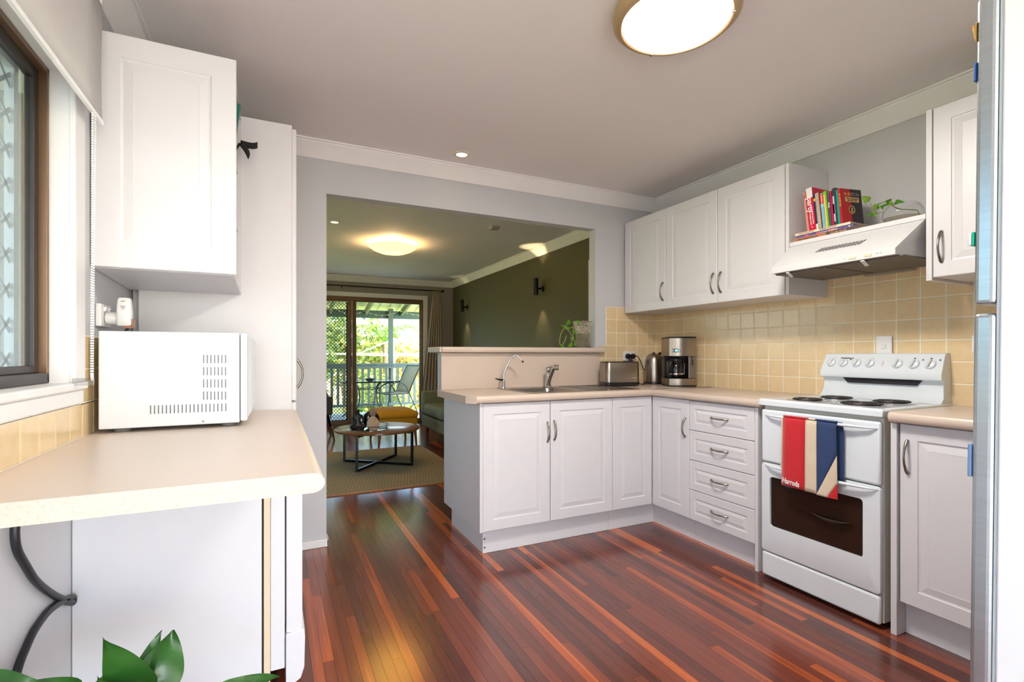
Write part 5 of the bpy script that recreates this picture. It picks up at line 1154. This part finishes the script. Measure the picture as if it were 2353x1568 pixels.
sk_me.from_pydata([tuple(fg_c + Vector(v)*1.22) for v in V_], [(0, 1), (1, 2), (2, 3), (3, 4), (4, 5), (2, 6), (6, 7), (7, 8), (2, 9), (9, 10), (10, 11), (0, 12), (12, 13), (13, 14), (0, 15), (15, 16), (16, 17)], [])
sk_o = bpy.data.objects.new('body', sk_me); COL.objects.link(sk_o); attach(sk_o, fg); sk_me.materials.append(FIG)
sm_ = sk_o.modifiers.new('skin', 'SKIN'); rad = [.028, .024, .026, .012, .020, .013, .012, .010, .009, .012, .010, .009, .018, .014, .010, .018, .014, .010]
for sv, r_ in zip(sk_me.skin_vertices[0].data, rad): sv.radius = (r_*1.2, r_*1.2)
sk_me.skin_vertices[0].data[0].use_root = True
ss = sk_o.modifiers.new('sub', 'SUBSURF'); ss.levels = 2; ss.render_levels = 2
MB().lathe([(.062, .0005), (.066, .006), (.060, .012)], fg_c, 24).build('plinth', FIG, fg, smooth=True)
tag(MB(Matrix.Translation((1.01, 5.22, 0)) @ Matrix.Rotation(R(20), 4, 'Z')).box(-.045, .045, -.06, .06, z0+.0002, z0+.014).build('small_book', M('pale_blue_cover', (190, 210, 222), .4), None, bevel=.002), 'small pale blue book lying on the tray', 'book')
# ---- ottoman
ot = thing('ottoman', 'mustard yellow upholstered footstool on tapered wooden legs', 'ottoman', (1.41, 6.46, 0)); MUS = M('mustard_fabric', (200, 146, 24), .85, var=.05, scale=60, bump=.15, bscale=300)
mb = MB()
def cush(u, v, z, ex): return 0
def rrz(x0, x1, y0, y1, z, r): return rrect(x0, x1, y0, y1, z, r)
ox0, ox1, oy0, oy1 = 1.145, 1.668, 6.165, 6.79
mb.rings([rrz(ox0+.01, ox1-.01, oy0+.01, oy1-.01, .352, .04), rrz(ox0, ox1, oy0, oy1, .362, .05), rrz(ox0, ox1, oy0, oy1, .405, .05), rrz(ox0+.02, ox1-.02, oy0+.02, oy1-.02, .428, .05), rrz(ox0+.09, ox1-.09, oy0+.09, oy1-.09, .446, .06), rrz(ox0+.18, ox1-.18, oy0+.2, oy1-.2, .452, .06)]); mb.build('cushion', MUS, ot, smooth=True, ang=60)
MB().rings([rrz(ox0+.006, ox1-.006, oy0+.006, oy1-.006, .272, .04), rrz(ox0+.004, ox1-.004, oy0+.004, oy1-.004, .280, .045), rrz(ox0+.004, ox1-.004, oy0+.004, oy1-.004, .350, .045)]).build('frame', MUS, ot, smooth=True, ang=60)
for x in (ox0+.045, ox1-.045):
    for y in (oy0+.045, oy1-.045): MB().tube([(x, y, .271), (x + (.018 if x > 1.4 else -.018), y + (.018 if y > 6.45 else -.018), .0105 if False else .001)], [.024, .013], 12).build('leg', LEGW, ot, smooth=True)
# ---- sofa along the olive wall
so_ = thing('sofa', 'sage green fabric sofa along the olive wall', 'sofa', (2.3, 5.9, 0)); SAGE = M('sage_fabric', (118, 122, 98), .9, var=.05, scale=50, bump=.15, bscale=300)
SX, SYf, SYn = 1.90, 6.93, 4.95
MB().box(SX+.01, 2.80, SYn, SYf, .13, .30).build('base', SAGE, so_, bevel=.03, seg=3, smooth=True, ang=30)
for y0, y1 in ((SYf-.13, SYf), (SYn, SYn+.13)): MB().box(SX, 2.80, y0, y1, .305, .635).build('arm', SAGE, so_, bevel=.035, seg=3, smooth=True, ang=30)
MB().box(2.55, 2.81, SYn+.135, SYf-.135, .305, .80).build('backrest', SAGE, so_, bevel=.05, seg=3, smooth=True, ang=30)
ym = (SYf+SYn)/2
for y0, y1 in ((ym+.005, SYf-.135), (SYn+.135, ym-.005)): MB().box(SX-.005, 2.545, y0, y1, .305, .465).build('seat_cushion', SAGE, so_, bevel=.05, seg=4, smooth=True, ang=30)
for x in (SX+.08, 2.72):
    for y in (SYf-.08, SYn+.08): MB().tube([(x, y, .131), (x-.012, y+.01, .001)], [.024, .016], 12).build('leg', M('dark_leg_wood', (74, 34, 24), .35), so_, smooth=True)
# ---- armchair at the left
ac = thing('armchair', 'charcoal armchair with two-tone wooden legs beside the screen door', 'chair', (.42, 7.15, 0)); CHA = M('charcoal_fabric', (70, 70, 74), .9, var=.05, bump=.1)
MB().box(.12, .70, 6.86, 7.40, .36, .47).build('seat', CHA, ac, bevel=.03, seg=3, smooth=True)
MB().box(.10, .20, 6.86, 7.40, .472, .86).build('backrest', CHA, ac, bevel=.03, seg=3, smooth=True)
for y0, y1 in ((6.80, 6.857), (7.403, 7.46)): MB().box(.12, .70, y0, y1, .36, .60).build('arm', CHA, ac, bevel=.02, seg=3, smooth=True)
for x, y, dx, dy in ((.64, 6.90, .10, .09), (.64, 7.36, .10, .09), (.18, 6.90, -.08, -.05), (.18, 7.36, -.08, .05)):
    lg = MB().tube([(x+dx*.45, y+dy*.45, .20), (x+dx, y+dy, .001)], [.020, .012], 12).build('leg', LEGW, ac, smooth=True)
    MB().tube([(x, y, .359), (x+dx*.447, y+dy*.447, .2013)], [.024, .0205], 12).build('dark_leg_top', BLKMETAL, lg, smooth=True)
# ================================================================== deck and garden
GZ = -.75
DECKC = M('deck_paint', (196, 206, 214), .55, var=.06, scale=6, bump=.1)
GRN = M('dark_green_paint', (70, 92, 92), .5, var=.06); GREY_P = M('post_grey_green', (98, 112, 110), .55, var=.05)
gr = struct('ground', MB().box(-40, 60, -30, 70, GZ-.1, GZ), M('lawn', (192, 192, 118), .95, var=.25, scale=3), label='sunny lawn behind the house')
dk = struct('deck', MB().box(-4.5, 5.5, YF+.11, 10.42, -.14, -.055), DECKC, label='grey painted timber deck')
k = 0
y = YF+.12
while y < 10.38:
    MB().box(-4.5, 5.5, y, y+.088, -.0545, -.03).build('deck_board', DECKC, dk, bevel=.003); y += .092
# railing
rl = thing('deck_railing', 'grey-green timber railing along the edge of the deck', 'railing', (1.5, 10.3, -.03))
MB().box(-4.4, 5.4, 10.26, 10.36, .925, .965).build('top_rail', M('rail_paint', (88, 108, 116), .45, var=.05), rl, bevel=.005)
MB().box(-4.4, 5.4, 10.285, 10.335, .865, .922).build('upper_rail', GREY_P, rl)
MB().box(-4.4, 5.4, 10.285, 10.335, .10, .15).build('bottom_rail', GREY_P, rl)
bme = MB().box(-.024, .024, -.012, .012, 0, .714).build('baluster', GREY_P, rl); bme.location = (-.02, 10.31, .1505)
for i in range(38):
    if i == 0: continue
    o = bme.copy(); COL.objects.link(o); o.location = (-.02 + i*.118, 10.31, .1505)
bme.matrix_parent_inverse = Matrix.Translation((-1.5, -10.3, .03))
for nm_, x in (('near the middle of the doorway', 2.215), ('left of the doorway', -1.9)):
    tag(MB().box(x-.045, x+.045, 10.365, 10.455, -.14, 2.10).build('deck_post', GREY_P, None, bevel=.004), 'square grey-green roof post of the deck ' + nm_, 'post')
# patio roof
rf = thing('patio_roof', 'lean-to patio roof of pale metal sheets over the deck', 'roof', (1, 9.3, 2.0))
def rz(y): return 2.62 - (y-8.4)*.235
sheet = MB(); prof = []
x = -4.0; st = 0
pts = []
while x < 5.4:
    pts += [(x, 0), (x+.15, 0), (x+.165, .025), (x+.185, .025)]; x += .2
mb = MB(); mb.add([(p_[0], 8.36, rz(8.36)+p_[1]) for p_ in pts] + [(p_[0], 10.75, rz(10.75)+p_[1]) for p_ in pts], [(i, i+1, len(pts)+i+1, len(pts)+i) for i in range(len(pts)-1)])
mb.build('roof_sheeting', M('roof_sheet', (206, 214, 178), .5, .1, var=.05), rf, solid=.001)
RAFT = M('rafter_paint', (96, 110, 92), .6, var=.06)
for x in (-1.75, -1.06, -.37, .34, 1.03, 1.72, 2.45, 3.15): 
    mb = MB(); mb.prism([(8.38, rz(8.38)-.20), (10.6, rz(10.6)-.175), (10.6, rz(10.6)-.055), (8.38, rz(8.38)-.055)], 'x', x-.022, x+.022); mb.build('rafter', RAFT, rf)
for y in (8.75, 9.4, 10.05): MB().box(-3.9, 5.2, y-.02, y+.02, rz(y)-.052, rz(y)-.012).build('batten', M('batten_paint', (176, 190, 120), .6), rf)
tag(MB().box(-4.2, 5.3, 10.37, 10.45, 1.885, 2.0).build('roof_beam', GRN, None, bevel=.003) if False else MB().box(-4.2, 5.3, 10.46, 10.51, 1.90, 2.06).build('roof_beam', GRN, None, bevel=.003), 'dark green beam carrying the patio roof', 'beam')
# string lights
sl_ = thing('string_lights', 'string of tiny lights looped under the patio roof', 'string lights', (1.6, 10.0, 1.95))
WIRE = M('wire_cream', (206, 190, 140), .5); pts = []
for i in range(49):
    t = i/48; x = .4 + 2.6*t; pts.append(Vector((x, 10.2 - .25*math.sin(t*9), 2.02 - .085*abs(math.sin(t*math.pi*4)) + .02)))
MB().tube(pts, .003, 5).build('wire', WIRE, sl_, smooth=True)
mb = MB()
for p_ in pts[::2]: mb.sphere(p_ + Vector((0, 0, -.012)), .007, 6, 4)
tag(mb.build('bulbs', M('tiny_bulb', (244, 236, 206), .3, emis=(255, 240, 200), estr=.6), sl_, smooth=True), kind='stuff')
# ---- outdoor table and chairs
ODM = M('outdoor_black_metal', (40, 46, 48), .4, .4, var=.08)
tb = thing('outdoor_table', 'square glass-topped outdoor table with bent black metal legs', 'table', (1.50, 9.35, -.03)); TZ = .665
MB().box(1.10, 2.06, 8.98, 9.72, TZ-.008, TZ).build('glass_top', M('table_glass', (150, 176, 184), .08, var=.03), tb, bevel=.003)
MB().box(1.09, 2.07, 8.965, 8.9795, TZ-.022, TZ+.002).box(1.09, 2.07, 9.7205, 9.735, TZ-.022, TZ+.002).box(1.085, 1.0995, 8.9795, 9.7205, TZ-.022, TZ+.002).box(2.0605, 2.075, 8.9795, 9.7205, TZ-.022, TZ+.002).build('rim', ODM, tb)
for sx_ in (-1, 1):
    for sy_ in (-1, 1):
        c0 = Vector((1.58, 9.35, 0)); f = lambda r_, z: c0 + Vector((sx_*r_, sy_*r_*.8, z))
        MB().tube(smooth_path([f(.40, TZ-.03), f(.30, TZ-.04), f(.20, TZ-.12), f(.18, .40), f(.19, .26), f(.26, .14), f(.38, .02), f(.42, -.018)]), .012, 8).build('leg', ODM, tb, smooth=True)
for z, r_ in ((.20, .20), (.52, .175)):
    MB().tube([Vector((1.58 + r_*1.25*math.cos(2*math.pi*i/28), 9.35 + r_*1.0*math.sin(2*math.pi*i/28), z)) for i in range(29)], .007, 6).build('brace_ring', ODM, tb, smooth=True)
bo = thing('ash_bowl', 'small dark bowl on the outdoor table', 'bowl', (1.58, 9.16, TZ))
MB().lathe([(.045, .002), (.075, .02), (.09, .05), (.084, .05), (.06, .018), (.001, .012)], (1.58, 9.18, TZ), 24).build('bowl', M('bowl_dark', (36, 44, 48), .4), bo, smooth=True, ang=60)
MB().lathe([(.05, .02), (.045, .04), (.02, .052), (.001, .055)], (1.59, 9.18, TZ), 12).build('contents', M('bowl_contents', (90, 62, 48), .7, var=.3, scale=60), bo, smooth=True)
def outdoor_chair(label, x, y, rz_):
    t = thing('outdoor_chair', label, 'chair', (x, y, -.03), rz_, 'mesh outdoor chairs on the deck')
    XF = Matrix.Translation((x, y, -.03)) @ Matrix.Rotation(rz_, 4, 'Z')
    SL = M('sling_mesh', (176, 176, 164), .7, var=.08, scale=200, transl=.5)
    # local: sits facing -x ; back leans to +x
    bk_ = lambda t_: Vector((.20 + .26*t_**1.1, 0, .44 + .52*t_))
    mb = MB(XF); mb.grid(lambda u, v: bk_(v) + Vector((0, (u-.5)*.46, 0)), 4, 8); mb.build('back_sling', SL, t, smooth=True, solid=.003)
    mb = MB(XF); mb.grid(lambda u, v: Vector((.20-.44*v, (u-.5)*.46, .44 - .03*math.sin(math.pi*v) + .01*v)), 4, 8); mb.build('seat_sling', SL, t, smooth=True, solid=.003)
    for s in (-1, 1):
        yy_ = s*.24
        MB(XF).tube(smooth_path([Vector((-.26, yy_, .43)), Vector((0, yy_, .425)), Vector((.19, yy_, .44))] + [bk_(q) + Vector((0, yy_, 0)) for q in (.25, .6, 1.0)]), .011, 8).build('side_rail', ODM, t, smooth=True)
        MB(XF).tube(smooth_path([Vector((-.30, yy_*1.1, .01)), Vector((-.24, yy_*1.1, .40)), Vector((-.20, yy_*1.12, .58)), Vector((-.08, yy_*1.12, .65)), Vector((.08, yy_*1.12, .60)), Vector((.18, yy_*1.1, .45)), Vector((.34, yy_*1.1, .12)), Vector((.40, yy_*1.1, .01))]), .010, 8).build('arm_and_legs', ODM, t, smooth=True)
    for p_ in (Vector((-.26, 0, .43)), bk_(1.0)): MB(XF).tube([p_ + Vector((0, -.24, 0)), p_ + Vector((0, .24, 0))], .010, 8).build('cross_tube', ODM, t, smooth=True)
    return t
outdoor_chair('mesh outdoor chair at the right of the outdoor table', 2.10, 9.62, R(18))
outdoor_chair('mesh outdoor chair behind the diamond screen', .62, 9.45, R(170))
# ---- rotary clothes hoist
HC = Vector((3.36, 15.3, GZ)); ch = thing('clothes_hoist', 'white rotary clothes hoist in the garden', 'clothes line', HC); HWM = M('hoist_white', (236, 238, 240), .4, .2)
MB().tube([HC, HC + Vector((0, 0, 2.4))], .03, 10).build('pole', HWM, ch, smooth=True)
ends = []
for i in range(4):
    a = R(8+90*i); e = HC + Vector((2.4*math.cos(a), 2.4*math.sin(a), 1.93)); ends.append(e)
    MB().tube([HC + Vector((0, 0, 1.86)), e], .028, 8).build('arm', HWM, ch, smooth=True)
    MB().tube([HC + Vector((0, 0, 2.38)), HC + (e-HC)*.45 + Vector((0, 0, 1.06))], .018, 8).build('stay', HWM, ch, smooth=True)
for f_ in (1.0, .75, .5):
    for i in range(4):
        a, b = HC + (ends[i]-HC)*f_ + Vector((0, 0, 1.93*(1-f_))), HC + (ends[(i+1) % 4]-HC)*f_ + Vector((0, 0, 1.93*(1-f_))); MB().tube([a, b], .006, 5).build('line', HWM, ch)
# ---- plants
rf_ = random.Random(5)
def tree(name, label, base, height, crown_r, crown_z, cols, n=1500, leaf_s=.16, trunk_r=.09, group='garden trees', squash=.9, droop=0):
    t = thing(name, label, 'tree', base, group=group)
    base = Vector(base)
    MB().tube(smooth_path([base, base + Vector((rf_.uniform(-.1, .1), rf_.uniform(-.1, .1), height*.4)), base + Vector((rf_.uniform(-.2, .2), 0, height*.8))]), [trunk_r*(1-.06*i) for i in range(11)], 8).build('trunk', M('bark', (126, 104, 80), .9, var=.2, bump=.3), t, smooth=True)
    mb = MB()
    for i in range(n):
        a = rf_.uniform(0, 2*math.pi); u_ = rf_.uniform(-1, 1); r_ = crown_r*(rf_.random()**.45)*(1+.25*math.sin(a*3+u_*4))
        c_ = base + Vector((r_*math.sqrt(1-u_*u_)*math.cos(a), r_*math.sqrt(1-u_*u_)*math.sin(a), crown_z + r_*u_*squash))
        d = Vector((rf_.uniform(-1, 1), rf_.uniform(-1, 1), rf_.uniform(-1, .5)-droop)).normalized(); s_ = d.cross(Vector((rf_.uniform(-1, 1), rf_.uniform(-1, 1), rf_.uniform(-1, 1)))).normalized()
        L_ = leaf_s*rf_.uniform(.6, 1.4); w_ = L_*.28; n_ = s_.cross(d)*w_*.3
        mb.cur = rf_.randrange(len(cols))
        mb.add([c_, c_ + d*L_*.5 + s_*w_ + n_, c_ + d*L_, c_ + d*L_*.5 - s_*w_ + n_], [(0, 1, 2, 3)])
    tag(mb.build('foliage', [M('foliage_%d_%d_%d' % c_, c_, .55, var=.2, scale=2, transl=.35) for c_ in cols], t), kind='stuff')
    return t
G1 = ((112, 134, 56), (170, 172, 92), (92, 112, 56)); G2 = ((192, 182, 112), (216, 200, 134), (134, 146, 74)); G3 = ((216, 186, 120), (170, 160, 88), (226, 206, 156)); G4 = ((72, 98, 50), (108, 128, 66), (150, 160, 94))
tree('garden_tree', 'leafy green tree left of the doorway behind the screen', (.2, 15.5, GZ), 4.2, 1.9, 2.6, G4, 2600, .22)
tree('garden_tree', 'yellow-green shrub tree behind the door mullion', (2.1, 16.6, GZ), 3.4, 1.5, 2.0, G1, 1500, .2)
tree('garden_tree', 'straw coloured feathery tree in the middle of the garden', (3.3, 17.6, GZ), 3.0, 1.2, 1.8, G2, 1100, .24, droop=.6)
tree('garden_tree', 'golden low tree right of the roof post', (4.7, 17.0, GZ), 2.6, 1.0, 1.5, G3, 1500, .2)
tree('garden_tree', 'tall dark tree far behind the clothes hoist', (.6, 21.0, GZ), 4.6, 2.0, 3.0, G4, 1500, .3)
tree('garden_tree', 'pale green bush under the railing line at far left', (-1.2, 13.2, GZ), 2.6, 1.2, 1.4, G2, 1500, .2)
tree('garden_tree', 'low green hedge bush below the clothes hoist', (2.5, 13.4, GZ), 1.2, .8, .75, G1, 1400, .14, .04)
tree('garden_tree', 'low yellowish bush beside the hedge bush', (4.0, 14.4, GZ), 1.0, .7, .65, G3, 900, .14, .04)
tree('garden_tree', 'leafy tree outside the kitchen window', (-3.6, 4.2, GZ), 3.6, 1.7, 2.3, G1, 2200, .2)
def spiky(label, c_, n_, L_):
    t = thing('yucca_plant', label, 'plant', c_, group='spiky plants by the deck'); c_ = Vector(c_)
    for i in range(n_):
        a = rf_.uniform(0, 6.28); el = rf_.uniform(.35, 1.35); d = Vector((math.cos(a)*math.cos(el), math.sin(a)*math.cos(el), math.sin(el)))
        small_leaf('leaf', M('yucca_leaf', (98, 148, 52), .4, var=.15, transl=.25), c_ + d*.05 + Vector((0, 0, .25)), c_ + d*L_*rf_.uniform(.7, 1.1) + Vector((0, 0, .25)), .06, t, up=(-d.y, d.x, .3), sag=.12, n=5)
spiky('spiky green yucca behind the outdoor table', (1.78, 10.95, GZ), 34, .85)
spiky('smaller spiky yucca behind the outdoor chair', (2.5, 11.25, GZ), 24, .95)
# ---- palm fronds high in the garden
pt = thing('palm_tree', 'green palm with arching fronds behind the roof post', 'palm', (3.25, 16.2, GZ)); pb = Vector((3.25, 16.2, GZ))
MB().tube([pb, pb + Vector((.05, 0, 1.2)), pb + Vector((0, 0, 2.3))], [.1, .09, .07], 10).build('trunk', M('palm_trunk', (132, 112, 86), .9, var=.2), pt, smooth=True)
PF = M('palm_frond', (104, 150, 40), .45, var=.2, transl=.3)
for i in range(11):
    a = 2*math.pi*i/11 + .2; mb = MB(); L_ = 1.5
    rib = [pb + Vector((math.cos(a)*L_*t_, math.sin(a)*L_*t_, 2.3 + .75*math.sin(t_*2.2) - .55*t_*t_)) for t_ in [k_/12 for k_ in range(13)]]
    for k_ in range(1, 13):
        tn = (rib[k_]-rib[k_-1]).normalized(); sd_ = tn.cross(Vector((0, 0, 1))).normalized()
        for s in (-1, 1):
            e = rib[k_] + sd_*s*.42*math.sin(math.pi*(k_/13)**.7) + tn*.12 - Vector((0, 0, .16)); mb.add([rib[k_], rib[k_] + tn*.035, e], [(0, 1, 2)])
    mb.build('frond', PF, pt)
    MB().tube(rib, .010, 5).build('frond_rib', PF, pt)
# ---- neighbour's house
hs_ = thing('neighbour_house', 'pale blue weatherboard house beyond the garden', 'house', (9, 27, GZ)); HB = M('weatherboard', (206, 216, 226), .6, var=.02)
for i in range(24): MB().prism([(24.0, GZ+i*.16), (23.965, GZ+i*.16), (23.99, GZ+i*.16+.158), (24.0, GZ+i*.16+.158)], 'x', 5.2, 13).build('weatherboard', HB, hs_)
MB().box(5.2, 13, 24.001, 30, GZ, GZ+3.84).build('wall', HB, hs_)
MB().prism([(23.4, GZ+3.85), (30.6, GZ+3.85), (27, GZ+5.4)], 'x', 4.8, 13.4).build('roof', M('house_roof', (150, 146, 142), .6), hs_)
w_ = MB().box(7.2, 8.4, 23.93, 23.96, GZ+1.7, GZ+2.9).build('window_frame', W_PAINT, hs_); MB().box(7.28, 8.32, 23.92, 23.929, GZ+1.78, GZ+2.82).build('pane', M('far_pane', (120, 140, 156), .1), w_)
fn = thing('garden_fence', 'timber paling fence at the back of the garden', 'fence', (3, 22.9, GZ)); FT = M('paling_timber', (196, 176, 150), .85, var=.12)
pm_ = MB().box(-.065, .065, -.01, .01, 0, 1.5).build('paling', FT, fn); pm_.location = (-2, 22.9, GZ); pm_.matrix_parent_inverse = Matrix.Translation((-3, -22.9, -GZ))
for i in range(1, 66):
    o = pm_.copy(); COL.objects.link(o); o.location = (-2 + i*.14, 22.9, GZ + rf_.uniform(-.02, .02))
for z in (.35, 1.15): MB().box(-2.1, 7.3, 22.915, 22.96, GZ+z, GZ+z+.08).build('fence_rail', FT, fn)
